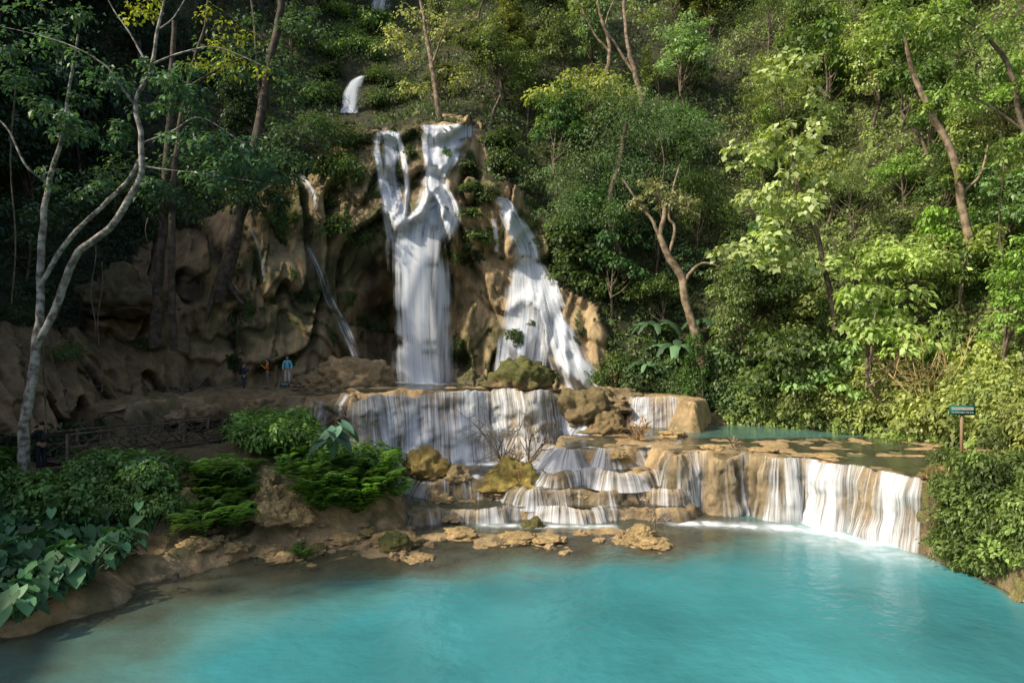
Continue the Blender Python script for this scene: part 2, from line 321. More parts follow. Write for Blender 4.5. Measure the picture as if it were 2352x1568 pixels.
# ---------- water planes
def water(name,poly,z,mat,label,foam=(),step=.2,deepsc=1.3,maxdep=.3,ysplit=None):
    poly=np.array(poly); x0,y0=poly.min(0);x1,y1=poly.max(0)
    xs=np.arange(x0,x1+step,step); ys=np.arange(y0,y1+step,step); Xg,Yg=np.meshgrid(xs,ys)
    g=gh(Xg,Yg); fo=np.zeros(len(g)); xf=Xg.ravel();yf=Yg.ravel(); q3=np.stack([xf,yf,xf*0],1)
    dep=np.clip((z-g)/deepsc+fbm(q3*.25,3,77)*.1*(z-g>.25),0,1)
    nz=.55+.9*np.abs(fbm(q3*2,3,5))
    for fx,fy,fr,fa in foam: fo=np.maximum(fo,fa*np.exp(-((xf-fx)**2+(yf-fy)**2)/fr**2)*nz)
    f=gridf(len(ys),len(xs)); cx=xf[f].mean(1);cy=yf[f].mean(1); keep=inpoly(cx,cy,[tuple(p) for p in poly]); f=f[keep]
    md=np.full(len(g),maxdep) if ysplit is None else np.where(yf>ysplit,maxdep,.12)
    f=f[(g[f].min(1)<z+.02)&((g-z+md)[f].min(1)>0)]
    u=np.unique(f); mp=np.zeros(len(g),int); mp[u]=np.arange(len(u)); f=mp[f]
    v=np.stack([xf,yf,np.full(len(xf),z)],1)[u]
    return ob(name,mk(name,v,f,mat,attrs={'dep':dep[u],'foam':np.clip(fo,0,1)[u]}),kind='structure',label=label)
def foamline(pl,z,r,a,k=.35):
    o=[];w=[G(px,py,z)[:2] for px,py in pl]
    for (x1,y1),(x2,y2) in zip(w[:-1],w[1:]):
        n=max(1,int(math.hypot(x2-x1,y2-y1)/k))
        for i in range(n): o.append((x1+(x2-x1)*i/n,y1+(y2-y1)*i/n,r,a))
    return o
fo=foamline([(1555,1200),(1620,1203),(1780,1212),(1870,1218),(1990,1244),(2120,1256)],0,.6,1)+foamline([(1110,1206),(1250,1208),(1420,1210)],0,.4,.95)
fo+=foamline([(1880,1232),(1990,1262),(2080,1278)],0,1.3,.45)
water('pool_water',[(-30,-12),(30,-12),(30,31),(-30,31)],0,M_pool,'milky turquoise pool with shallow brown edges',fo,.16,1.6,9)
water('pool_water',[G(940,1168,.47)[:2],G(1600,1170,.47)[:2],(8,31),(-5,31)],.46,M_thin,'thin sheet of water over a low terrace',foamline([(1240,1160),(1300,1160)],.47,.3,.6),.12)
water('pool_water',[(-9,29.2),(3.5,29.2),(3.5,36.5),(-9,36.5)],1.25,M_thin,'shallow pool below the water curtain',foamline([(860,1070),(1000,1070),(1130,1064),(1370,1012)],1.25,.7,1.),.12)
water('pool_water',[(1.,27.5),(8.5,27.5),(8.5,31),(1,31)],1.0,M_thin,'thin water on a stepped terrace',foamline([(1250,1105),(1400,1108),(1530,1090)],1.0,.4,.8),.12)
water('pool_water',[(2.,28),(9,28),(9,32),(2,32)],1.55,M_thin,'thin water on a middle terrace',foamline([(1290,1070),(1400,1068),(1540,1055)],1.55,.35,.85),.12)
water('pool_water',[(2.,23.),(26,20),(30,46),(3,46)],2.30,M_thin,'green upper pool behind the travertine rim',foamline([(1480,972),(1570,976)],2.29,.5,.9),.14,.55,.9,30.2)
water('pool_water',[(-12,34.9),(3,34.9),(6,52),(-12,52)],4.28,M_thin,'plunge basin at the foot of the tall fall',[(-6,45,2.2,1.),(-5,44,1.5,.8)],.2)
# ---------- ledges and cascades
def resample(p,ds):
    p=np.array(p,float); s=np.concatenate([[0],np.cumsum(np.linalg.norm(np.diff(p[:,:2],axis=0),axis=1))])
    n=int(s[-1]/ds)+2; t=np.linspace(0,s[-1],n); return np.stack([np.interp(t,s,p[:,i]) for i in range(p.shape[1])],1),t
def ledge(rim,out,label,wlabel=None,cov=None,seed=0,ds=.07,rows=38,lob=.35,drape=.16,colr=(.33,.24,.13),back=1.2,wave=.5,thick=1.,name='travertine_ledge',rn=.09,cn=.28):
    p,s=resample(smoothpl(rim,6),ds); m=len(p)
    t=np.gradient(p[:,:2],axis=0); t/=np.linalg.norm(t,axis=1)[:,None]; kk=31; ker=np.hanning(kk+2)[1:-1]; ker/=ker.sum()
    nrm=np.stack([t[:,1],-t[:,0]],1); nrm=np.stack([np.convolve(np.pad(nrm[:,i],kk//2,mode='edge'),ker,'valid') for i in(0,1)],1)
    wv=fbm(np.stack([s*.55,s*0+seed,s*0],1),3,seed+5)*wave
    T=np.concatenate([np.linspace(-1,0,8)[:-1],np.linspace(0,1,rows)]); nt=len(T)
    Tm=T[:,None]; tf=np.clip(Tm,0,1); tb=np.clip(-Tm,0,1)
    zt=p[None,:,2];zb=p[None,:,3]; hh=zt-zb
    rim_n=fbm(np.stack([s*.9,s*0+seed,s*0],1),3,seed+15)[None,:]
    z=zt-hh*tf-tb*.25+rim_n*rn*(1-tf)
    sx=np.broadcast_to(s[None,:],z.shape)
    q=np.stack([sx.ravel(),z.ravel(),np.full(z.size,seed*3.1)],1)
    n_d=fbm(q*np.array([2.8,.6,1]),4,seed+1).reshape(z.shape); n_l=fbm(q*np.array([.8,1.1,1]),4,seed+2).reshape(z.shape); n_f=fbm(q*4,5,seed+3).reshape(z.shape)
    env=np.minimum(tf*5,1)*np.ones_like(z)
    prof=out*(tf**1.2)+.18*np.sin(np.minimum(tf*6,np.pi/2))
    off=prof+wv[None,:]+env*(lob*n_l+drape*n_d)+.11*n_f*(.4+.6*env)-tb*back
    z2=z+(1-env)*(.09*n_f+.08*n_l)
    x=p[None,:,0]+nrm[None,:,0]*off; y=p[None,:,1]+nrm[None,:,1]*off
    v=np.stack([x.ravel(),y.ravel(),z2.ravel()],1); f=gridf(nt,m)[:,::-1]
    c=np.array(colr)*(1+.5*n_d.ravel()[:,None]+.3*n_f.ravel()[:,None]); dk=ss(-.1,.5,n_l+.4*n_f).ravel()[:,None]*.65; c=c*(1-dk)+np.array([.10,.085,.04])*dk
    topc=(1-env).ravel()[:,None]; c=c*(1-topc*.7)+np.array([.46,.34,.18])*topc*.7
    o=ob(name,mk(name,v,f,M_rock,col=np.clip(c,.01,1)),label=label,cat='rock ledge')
    if cov is None: return o
    k0=4; sl=slice(k0,nt)
    px,_=proj(p[:,0],p[:,1],p[:,2]); cvr=np.interp(px,[a for a,b in cov],[b for a,b in cov])
    cvr=cvr+fbm(np.stack([s*1.6,s*0,s*0],1),3,seed+9)*cn
    TF=tf[sl]; covm=np.clip(cvr[None,:]*(.85+.25*TF)+.15*n_l[sl],0,1)*np.ones_like(x[sl]); covm=covm*np.clip((T[sl][:,None]+.35)/.3,0,1)
    smooth_l=lob*n_l[sl]*.95+drape*n_d[sl]*.5
    offw=prof[sl]+wv[None,:]+env[sl]*smooth_l-tb[sl]*back+.06+thick*(.07+.04*n_d[sl])*TF
    offw=np.maximum(offw,off[sl]+.03*TF+.012)
    xw=p[None,:,0]+nrm[None,:,0]*offw; yw=p[None,:,1]+nrm[None,:,1]*offw; zw=np.maximum(z2[sl],z[sl])+.05*(1-TF)
    vw=np.stack([xw.ravel(),yw.ravel(),zw.ravel()],1); uvw=np.stack([sx[sl].ravel()+seed*7,(-z[sl]-np.clip(T[sl],-1,0)[:,None]).ravel()],1)
    w=ob('cascade',mk('cascade',vw,gridf(xw.shape[0],m)[:,::-1],M_casc,uv=uvw,attrs={'cov':covm.ravel()}),label=wlabel,cat='waterfall')
    return o
def rimG(l,zt,zb,cl=.9,cr=.9):
    o=[(*G(px,py,zt)[:2],zt,zb) for px,py in l]
    if cl: a=o[0]; o=[(a[0]-1.*cl,a[1]+1.6*cl,zt,zb),(a[0]-.6*cl,a[1]+.5*cl,zt,zb)]+o
    if cr: a=o[-1]; o=o+[(a[0]+.6*cr,a[1]+.5*cr,zt,zb),(a[0]+1.*cr,a[1]+1.6*cr,zt,zb)]
    return o
ledge([( *P(1505,1035,31)[:2],2.25,.9)]+rimG(RIM_R,2.28,-.4,0,0),.5,'long pale travertine rim with draped tufa face','white veils of water pouring off a travertine rim',
 cov=[(1530,.4),(1560,.78),(1600,.72),(1640,.56),(1700,.64),(1760,.66),(1850,.76),(1880,.92),(1950,.88),(2110,.94),(2125,.4),(2150,0)],seed=11,lob=.2,drape=.16,wave=.25,colr=(.24,.18,.10),rn=.12,cn=.34)
ledge([(*P(800,935,33)[:2],3.95,1.2),(*P(850,915,33.2)[:2],4.2,1.1),(*P(930,908,33.8)[:2],4.35,1.1),(*P(1040,904,34.2)[:2],4.4,1.1),(*P(1150,899,34.6)[:2],4.45,1.1),(*P(1255,898,35)[:2],4.45,1.1),(*P(1300,940,35.2)[:2],3.6,1.1),(*P(1350,990,34.2)[:2],2.4,1.1),(*P(1390,1010,33.5)[:2],2.2,1.1)],1.5,
 'rounded travertine ledge under a broad water curtain','broad white water curtain spilling over a rounded ledge',
 cov=[(795,.6),(830,.78),(860,.88),(900,.96),(1000,.9),(1040,.96),(1180,.84),(1250,.92),(1290,.9),(1340,.9),(1390,.5)],seed=23,lob=.6,drape=.16,wave=.6,rows=46,colr=(.32,.24,.14),rn=.16)
ledge([(*P(300,930,32.5)[:2],3.9,2.),(*P(370,915,35)[:2],4.0,2.2),(*P(500,912,36)[:2],4.02,2.2),(*P(620,911,36)[:2],4.05,2.3),(*P(740,911,35.5)[:2],4.02,2.),(*P(810,915,35)[:2],4.1,2.)],.5,'brown earth and travertine ledge below the path','thin trickle over a brown ledge',
 cov=[(680,0),(700,.3),(780,.6),(810,.6)],seed=31,lob=.6,drape=.25,wave=.8,colr=(.28,.2,.11),rn=.12)
ledge(rimG([(960,1172),(1020,1162),(1100,1169),(1200,1161),(1300,1168),(1420,1159),(1540,1165)],.46,-.3),.3,'low wet travertine step at the pool','low frothy cascade over a stone step',cov=[(930,.3),(1080,.55),(1120,.85),(1180,.95),(1300,1.),(1400,.88),(1440,.4),(1560,.3)],seed=37,rows=16,lob=.14,drape=.1,wave=.3)
ledge(rimG([(1225,1130),(1300,1122),(1400,1126),(1480,1118),(1540,1124)],.98,.3),.3,'dark wet travertine step above the pool','thin water over a dark wet step',cov=[(1215,.7),(1290,.55),(1350,.35),(1480,.25),(1530,.6)],seed=41,rows=18,lob=.16,drape=.12,wave=.3,colr=(.22,.165,.095))
ledge(rimG([(1280,1088),(1340,1082),(1420,1090),(1490,1080),(1540,1080)],1.53,.9),.3,'rounded golden travertine step between pools','small cascade between travertine steps',cov=[(1270,.7),(1330,.75),(1420,.8),(1500,.7),(1540,.5)],seed=43,rows=16,lob=.14,drape=.1,wave=.3)
ledge([(*P(1240,1022,33.5)[:2],2.0,1.1)]+rimG([(1300,1034),(1350,1028),(1400,1034),(1470,1024),(1540,1022)],2.28,1.3,0,.9),.8,'pale travertine step below the upper pool','short white cascades down pale stone steps',cov=[(1240,.88),(1300,.82),(1400,.75),(1450,.9),(1540,.75)],seed=47,rows=20,lob=.2,drape=.12,wave=.3)
ledge(rimG([(880,1094),(930,1089),(1000,1102),(1100,1096),(1180,1101),(1240,1098)],1.2,.3),.5,'pale travertine lip beside mossy rocks','small cascades slipping between mossy rocks',cov=[(865,.5),(925,.95),(975,.85),(1010,.4),(1080,.5),(1095,.9),(1120,.5),(1250,.7)],seed=53,rows=20,lob=.2,drape=.12,wave=.35)
ledge([(*P(1420,905,40)[:2],3.9,2.2),(*P(1460,909,39)[:2],3.85,2.2),(*P(1540,914,38.5)[:2],3.8,2.2),(*P(1575,925,38.5)[:2],3.5,2.2),(*P(1620,950,39)[:2],2.9,2.2),(*P(1640,960,41)[:2],2.7,2.2)],.8,'brown ledge feeding the upper pool','small white fall dropping into the upper pool',cov=[(1420,0),(1455,.4),(1475,.95),(1540,.95),(1570,.8),(1590,0)],seed=59,rows=26,lob=.35,drape=.15,wave=.4,colr=(.24,.175,.10))
# ---------- ribbons on the cliff
def ribbon(label,pl,mat=None,k=8,nu=22,dense=1.,lift=.15,name='waterfall',seed=0,ends=(.05,.05),bul=.3,parent=None,sm=5):
    p=smoothpl(pl,k); m=len(p); us=np.linspace(-1,1,nu); V=[];C=[];U=[]
    wd=p[:,3]/F*p[:,2]*1.25; p[:,3]*=1.25
    ej=fbm(np.stack([np.arange(m)*.4,np.full(m,seed*1.7),np.zeros(m)],1),3,seed)*.35; ek=fbm(np.stack([np.arange(m)*.4,np.full(m,seed*1.7+50),np.zeros(m)],1),3,seed)*.35
    hits=[]
    for i in range(m):
        row=[]
        for u in us:
            px=p[i,0]+u*p[i,3]/2; h=hitc(px,p[i,1]); d=p[i,2]
            if h is not None: d=min(d,h[1]-lift)
            row.append(d)
        hits.append(row)
    D=np.array(hits)
    for _ in range(sm):
        D[1:-1]=np.minimum(D[1:-1],(D[:-2]+D[1:-1]+D[2:])/3+.03); D[:,1:-1]=np.minimum(D[:,1:-1],(D[:,:-2]+D[:,1:-1]+D[:,2:])/3+.03)
    ln=0
    for i in range(m):
        if i: ln+=math.hypot(p[i,0]-p[i-1,0],p[i,1]-p[i-1,1])/F*p[i,2]
        for j,u in enumerate(us):
            d=D[i,j]-bul*.3*(1-u*u)*min(1,wd[i])
            V.append(P(p[i,0]+u*p[i,3]/2,p[i,1],d)); U.append((u*(wd[i]*.5+.6)/2+seed*3.7,ln))
            t=i/(m-1); e=min(1,t/ends[0])*min(1,(1-t)/ends[1])
            el=max(0,(1+u)-max(0,ej[i])); er=max(0,(1-u)-max(0,ek[i]))
            C.append(dense*min(1,min(el,er)*1.5)**.9*max(e,0))
    return ob(name,mk(name,V,gridf(m,nu)[:,::-1],mat or M_fall,uv=U,attrs={'cov':np.clip(C,0,1)}),label=label,cat='waterfall',parent=parent)
def fallgroup(loc,label):
    e=bpy.data.objects.new('waterfall',None); COL.objects.link(e); e.location=loc; e["label"]=label; e["category"]="waterfall"
    def st(*a,**k):
        o=ribbon('x',*a,name='stream',parent=e,**k); o.location=-Vector(loc); del o["label"]; del o["category"]; return o
    return st
strand=fallgroup(P(960,905,45),"tall white plunging waterfall with braided streams on a tan cliff")
strand([(895,297,50,62),(900,340,50,52),(897,400,49.5,48),(908,460,49,50),(918,520,48,58),(938,590,47,74)],seed=1,dense=.92,k=10)
strand([(868,300,50,32),(866,350,49.8,26),(876,410,49.4,30),(890,470,49,36),(905,560,48,40)],seed=9,dense=.8,k=10)
strand([(1030,283,51,140),(1030,320,50,120),(1018,370,49,90),(1002,410,49,72),(1002,450,48,84),(992,490,47,112),(985,530,46.6,120),(962,600,46.2,112)],seed=2,dense=.97,nu=34,ends=(.04,.2),k=10)
strand([(985,285,50.5,40),(982,330,50,34),(990,380,49.4,34),(996,420,49,38)],seed=26,dense=.9)
strand([(1012,430,47.8,44),(1032,475,47.2,52),(1030,520,46.8,50),(1000,590,46.6,60)],seed=10,dense=.92,ends=(.1,.3))
strand([(1000,460,47.5,54),(962,495,46.8,64),(942,540,46.5,66),(940,610,46,70)],seed=6,dense=.95,ends=(.1,.3))
strand([(910,300,50,20),(928,360,49.5,22),(936,430,49,18),(930,500,48,18)],seed=7,dense=.7)
strand([(960,490,46.4,110),(955,560,45.8,128),(953,640,45.3,108),(956,740,45,98),(960,830,45,108),(968,915,45,134)],seed=3,dense=.96,nu=30,bul=.8,ends=(.2,.03))
strand([(948,510,46.2,70),(948,600,45.6,74),(951,720,45.4,66),(958,915,45.2,88)],seed=8,dense=1.,nu=24,bul=.8,ends=(.25,.03))
strand([(1003,560,46.5,50),(1006,680,46.2,64),(1002,800,46,90),(998,915,46,106)],seed=4,dense=.72,ends=(.2,.03))
strand2=fallgroup(P(1230,890,42.5),"white side fall fanning out over a ribbed tufa cone")
strand2([(1150,450,49,22),(1165,480,48.6,48),(1190,530,48,66),(1210,570,47.4,66),(1214,610,47,64)],seed=11,dense=.92)
strand2([(1207,585,47,56),(1210,640,46.4,100),(1212,700,46,136),(1205,780,45.5,146),(1195,860,45,136)],seed=12,dense=.74,nu=34)
strand2([(1200,600,47,24),(1186,650,46.4,32),(1172,720,46,38),(1160,800,45.5,38),(1152,860,45,38)],seed=24,dense=.9,nu=16)
strand2([(1210,600,47,24),(1212,660,46.4,30),(1205,730,46,34),(1195,800,45.5,38),(1190,855,45,38)],seed=25,dense=.85,nu=16)
strand2([(1220,595,47,26),(1232,650,46.4,36),(1242,720,46,38),(1246,790,45.5,40),(1240,850,45,44)],seed=22,dense=.9,nu=16)
strand2([(1230,600,46.8,44),(1260,670,46.2,76),(1285,750,45.6,90),(1310,830,44.8,108),(1335,900,44,126)],seed=13,dense=.76,nu=30)
strand2([(1240,620,46.8,18),(1262,680,46.2,26),(1280,750,45.6,30),(1300,830,44.8,40),(1320,900,44,50)],seed=27,dense=.9,nu=16)
strand2([(1275,640,46.4,16),(1275,690,46,26),(1300,760,45.2,34),(1335,830,44.5,44),(1370,900,43.8,58)],seed=14,dense=.95)
strand2([(1135,500,47,14),(1140,540,46.6,14),(1142,580,46.4,12)],seed=15,dense=.6)
ribbon('thin stream trailing down the shaded cliff',[(690,400,48,30),(712,440,48,34),(722,480,48,26)],seed=16,dense=.55)
ribbon('thin stream trailing down the shaded cliff',[(705,560,47,16),(735,620,47,26),(758,690,46.5,24),(790,750,46,34),(825,830,45.5,50)],seed=17,dense=.55)
ribbon('thin stream trailing down the shaded cliff',[(575,520,47,14),(598,580,47,18),(610,650,46.5,10)],seed=18,dense=.5)
strand3=fallgroup(P(805,262,61),'bright upper fall arching over a brown lip')
strand3([(834,174,60,14),(818,188,60,32),(806,218,60,42),(800,262,60,54)],seed=19,dense=1.,ends=(.02,.05))
strand3([(832,176,59.8,12),(814,196,59.8,24),(802,262,59.8,38)],seed=29,dense=1.,ends=(.02,.05))
ribbon('faint distant cascade high on the hill',[(880,-10,75,60),(872,15,74,56),(865,40,73,40)],seed=20,dense=.7)
# ---------- foliage primitives
def leafmesh(p,nn,ax,size,wr=.5,fold=.12):
    nn=unit(nn); ax=unit(ax-nn*np.sum(ax*nn,1)[:,None]); sd=np.cross(nn,ax); s=size[:,None]
    v=np.stack([p,p+ax*s*.45+sd*s*wr/2+nn*s*fold,p+ax*s-nn*s*.1,p+ax*s*.45-sd*s*wr/2+nn*s*fold],1).reshape(-1,3)
    return v,np.arange(len(v)).reshape(-1,4)
def clumps(cen,rad,nper,size,up=.6,wr=.5,flat_=.75,seed=0,dr=.5):
    g=np.random.default_rng(seed); cen=np.array(cen,float); K=len(cen)
    nper=np.full(K,nper) if np.isscalar(nper) else np.array(nper)
    idx=np.repeat(np.arange(K),nper); N=len(idx)
    d=unit(g.normal(size=(N,3))); d[:,2]=np.where(d[:,2]<-.3,-d[:,2],d[:,2])
    r=np.asarray(rad)[idx]*(.35+.85*g.random(N)); p=cen[idx]+d*r[:,None]*np.array([1,1,flat_])
    nn=d+np.array([0,0,up])+g.normal(size=(N,3))*.45
    ax=d*np.array([1,1,.2])+np.array([0,0,-dr])+g.normal(size=(N,3))*.5
    sz=size*(.55+.9*g.random(N)); t=np.clip(g.random(K)[idx]*.5+g.random(N)*.5,0,1)
    v,f=leafmesh(p,nn,ax,sz,wr); return v,f,np.repeat(t,4)
def crownmesh(name,seed,R,K,cr,nper,size,wr=.5,zc=0,mat=None,up=.6,dr=.5,flat_=.75):
    g=np.random.default_rng(seed); d=unit(g.normal(size=(K,3))); d[:,2]=np.where(d[:,2]<-.5,-d[:,2],d[:,2])
    cen=d*(g.random(K)**.4)[:,None]*np.array(R)*.85*(.65+.65*g.random((K,1)))+np.array([0,0,zc]); rad=cr*(.5+g.random(K))
    v,f,t=clumps(cen,rad,nper,size,up,wr,flat_,seed,dr); return mk(name,v,f,mat or M_leaf,smooth=False,attrs={'tint':t}),cen
def treeform(seed,R,K,cr,nper,size,th,tr,**k):
    g=np.random.default_rng(seed+100); cm,cen=crownmesh('crown',seed,R,K,cr,nper,size,zc=th,**k)
    bend=g.normal(size=2)*.5
    tp=[(0,0,-1.5),(bend[0]*.3,bend[1]*.3,th*.3),(bend[0],bend[1],th*.65),(bend[0]*.5,bend[1]*.5,th+.4*R[2])]
    parts=[tube(smoothpl(tp,4),np.linspace(tr,tr*.25,13),8)]
    for i in g.choice(K,min(7,K),replace=False):
        z0=th*(.45+.35*g.random()); s=np.array([bend[0],bend[1],z0]); e=cen[i]; mid=(s+e)/2+np.array([0,0,-.3])
        parts.append(tube(smoothpl([s,mid,e],4),np.linspace(tr*.45,tr*.08,9),5))
    v,f=join(parts); return mk('trunk',v,f,M_bark),cm
FORMS={
 'a':treeform(1,(2.8,2.8,2.4),38,.8,100,.26,5.5,.18),
 'b':treeform(2,(2.4,2.4,3.4),40,.75,100,.24,6.5,.16),
 'c':treeform(3,(3.6,3.4,1.8),42,.75,100,.26,6,.2),
 'd':treeform(4,(2.6,2.6,2.8),46,.7,105,.17,5.5,.13,wr=.3,dr=.9),
 'e':treeform(5,(1.6,1.6,4.8),44,.65,90,.22,6,.13,dr=1.2),
 'f':treeform(6,(2.6,2.6,2.2),28,.8,42,.42,5,.15,wr=.7),
 'g':treeform(8,(3.0,2.6,2.8),34,.7,55,.36,5.5,.16,wr=.55,dr=1.0),
 'v':treeform(7,(1.0,1.0,5.0),40,.42,80,.2,4.5,.1,dr=1.6,flat_=1.6),
}
SHR=[crownmesh('shrub',20+i,(1.1,1.1,.9),16,.5,85,s,wr=w,zc=.5)[0] for i,(s,w) in enumerate([(.18,.5),(.14,.35),(.24,.6)])]
SHR.append(crownmesh('shrub',31,(1.3,1.3,.9),20,.42,45,.24,wr=.45,zc=.4,dr=1.3,flat_=1.1)[0])
def tree(form,loc,s,rot,color,label='jungle tree with dense green leafy crown on a steep slope',group='jungle trees on the hillside'):
    tm,cm=FORMS[form]
    e=bpy.data.objects.new('jungle_tree',None); COL.objects.link(e); e.location=loc; e.scale=(s,s,s*random.uniform(.9,1.1)); e.rotation_euler=(random.uniform(-.08,.08),random.uniform(-.08,.08),rot)
    e["label"]=label;e["category"]="tree";e["group"]=group
    ob('trunk',tm,parent=e); ob('crown',cm,parent=e,color=color); return e
def shrub(loc,s,color,k=None,label='leafy green shrub on the slope',group='shrubs on the banks'):
    o=ob('shrub',random.choice(SHR) if k is None else SHR[k],loc=loc,label=label,cat='shrub',group=group,color=color)
    o.scale=(s,s,s*random.uniform(.8,1.2)); o.rotation_euler=(0,0,random.uniform(0,6.3)); return o
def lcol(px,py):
    L=np.array([.055,.10,.045]); Rr=np.array([.30,.38,.095]); C=np.array([.28,.33,.11]); M=np.array([.12,.20,.07])  # sun on right and top, shade on left put into leaf colours
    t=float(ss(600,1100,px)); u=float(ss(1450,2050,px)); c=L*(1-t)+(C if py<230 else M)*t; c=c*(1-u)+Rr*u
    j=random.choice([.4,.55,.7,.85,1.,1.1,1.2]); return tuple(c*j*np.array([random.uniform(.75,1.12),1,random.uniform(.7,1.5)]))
NOGO=[(560,420),(740,260),(765,60),(765,-60),(890,-60),(870,240),(1120,250),(1210,420),(1330,620),(1480,800),(1480,1000),(-400,1000),(-400,640),(330,560)]
placed=[];tries=0
vis=np.where((cv[:,2]>2)&(cv[:,1]>14))[0]
while len(placed)<185 and tries<12000:
    tries+=1; i=int(rng.choice(vis)); x,y,z=cv[i]
    px,py=proj(x,y,z)
    if px<-350 or px>2650 or py<-300: continue
    s=random.uniform(.6,1.15)*(1+.006*(y-40))
    py2=py-5.5*s/y*F
    hw=2.5*s/y*F
    if any(inpoly(np.array([px+a]),np.array([b]),NOGO)[0] for a in(-hw,0,hw) for b in(py2,py2+hw*.8)): continue
    if px>1500 and py2>800: continue
    if any((x-a)**2+(y-b)**2+(z-c_)**2<(2.0*s)**2 for a,b,c_ in placed): continue
    placed.append((x,y,z))
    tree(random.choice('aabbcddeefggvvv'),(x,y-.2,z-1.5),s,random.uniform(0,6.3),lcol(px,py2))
for a in list(range(-74,-48,5))+[-96,-88,-81]:  # unseen trees added along the left crest to cast shade
    t=math.radians(a+random.uniform(-1,1)); z=float(np.interp(a,[-125,-92,-75,-56,-38],[17,18,24,36,48])); r=float(R0(np.array([t]),np.array([z]))[0])
    tree(random.choice('abc'),(r*math.sin(t),CY0+r*math.cos(t),z-3),random.uniform(.9,1.2),random.uniform(0,6),lcol(0,0))
def cover(N,seed,mask,size,amp,color,label,name='undergrowth'):
    g=np.random.default_rng(seed); ids=np.where(mask)[0]; m=len(tg); ids=ids[(ids%m<m-1)&(ids<len(cv)-m-1)]
    i=g.choice(ids,N); a=g.random(N)[:,None];b=g.random(N)[:,None]
    p=cv[i]*(1-a)*(1-b)+cv[i+1]*a*(1-b)+cv[i+m]*(1-a)*b+cv[i+m+1]*a*b
    outv=unit(np.stack([-p[:,0],CY0-p[:,1],np.full(N,14.)],1))
    nz=fbm(p*np.array([.8,.8,.25]),3,seed)+.4*fbm(p*1.5,2,seed+3); off=np.clip(.3+nz*1.2,0,2)*amp
    p=p+outv*(off*g.random(N)**.4)[:,None]
    nn=outv+g.normal(size=(N,3))*.6; ax=np.array([0,0,-.9])+outv*.5+g.normal(size=(N,3))*.5
    sz=size*(.55+.9*g.random(N)); t=np.clip(.45+.5*fbm(p*.8,2,seed+8)+.3*(g.random(N)-.5),0,1)
    v,f=leafmesh(p,nn,ax,sz,.5); return ob(name,mk(name,v,f,M_leaf,smooth=False,attrs={'tint':np.repeat(t,4)}),label=label,cat='undergrowth',kind='stuff',color=color)
px_,py_=proj(cv[:,0],cv[:,1],cv[:,2])
okm=(~rk)&(cv[:,1]>14)&(px_>-300)&(px_<2650)&(py_>-150)&(cv[:,2]>1.)
UP=(px_>770)&(px_<860)&(py_>150)&(py_<290)
cover(45000,1,okm&(px_<760)&~UP,.3,1.,(.045,.075,.03),'dark leafy undergrowth and vines on the shaded slope')  # shade of slope and gaps between crowns put into a darker leaf colour
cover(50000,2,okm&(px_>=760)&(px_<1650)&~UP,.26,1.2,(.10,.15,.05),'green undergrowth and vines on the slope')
cover(95000,3,okm&(px_>=1650),.23,1.3,(.22,.29,.08),'sunlit yellow green undergrowth and hanging vines')  # glow of the sun put into a lighter leaf colour
n9=fbm(cv*.7,3,90)
cover(22000,4,rk&(px_>520)&(n9>.12)&(px_<1450)&(cv[:,2]>5)&((cav[:,0]>.15)|(n9>.5)),.15,.3,(.09,.14,.035),'moss and small ferns clinging to the wet cliff',name='moss')
for i in range(130):
    px=random.uniform(1480,2560); lo=np.interp(px,[1480,1600,1860,2100,2352,2560],[900,930,975,985,1010,1050]); py=lo-abs(random.gauss(0,70))-3
    h=hitc(px,py)
    if h is None: continue
    u=ss(1650,1950,px); c=np.array([.12,.19,.07])*(1-u)+np.array([.38,.43,.14])*u  # lighter to the right: sunlight painted into the shrub colour
    shrub((h[0],h[1]-.4,h[2]-.4),random.uniform(.6,1.3),tuple(c*random.uniform(.65,1.2)))
for i in range(110):
    px=random.uniform(2150,2480); py=random.uniform(1060,1325); h=hitg(px,py,14)
    if h[2]<.02 or (px<2185 and random.random()<.6): continue
    shrub((h[0],h[1]-.1,h[2]-.2),random.uniform(.3,.7),tuple(np.array([.15,.21,.06])*random.uniform(.45,1.5)),k=random.choice([0,2,3,3,3]),label='low green bush on the pool bank')
for (px,py,s) in [(790,350,1.6),(800,420,1.3),(760,480,1.2),(640,470,1.4),(1140,340,1.5),(1160,400,1.2),(1080,440,.8),(1100,560,.9),(740,300,1.6),(720,240,1.6),(900,200,1.8),(930,240,1.5),(870,250,1.2),(755,230,1.3),(750,180,1.4),(865,190,1.3),(870,140,1.5),(760,130,1.6),(830,120,1.4),(800,90,1.6),(860,70,1.6),(780,40,1.8),(820,340,1.4),(770,400,1.3),(700,520,1.),(780,540,1.),(1070,400,.8),(1080,500,.7),(1120,470,.9),(1290,560,1.4),(1300,640,1.),(1340,600,1.6),(1370,680,1.3),(870,760,.9),(820,740,.8),(1290,870,.6),(1380,880,.8),(160,830,.8),(350,800,.8),(740,880,.4),(1420,860,1.),(1450,890,.9)]:
    h=hitc(px,py)
    if h is not None: shrub((h[0],h[1]-.2,h[2]-.3*s),s,tuple(np.array([.10,.15,.045])*random.uniform(.7,1.3)*(2. if py<150 else 1)),label='small green shrub rooted in the cliff',group='shrubs on the cliff')
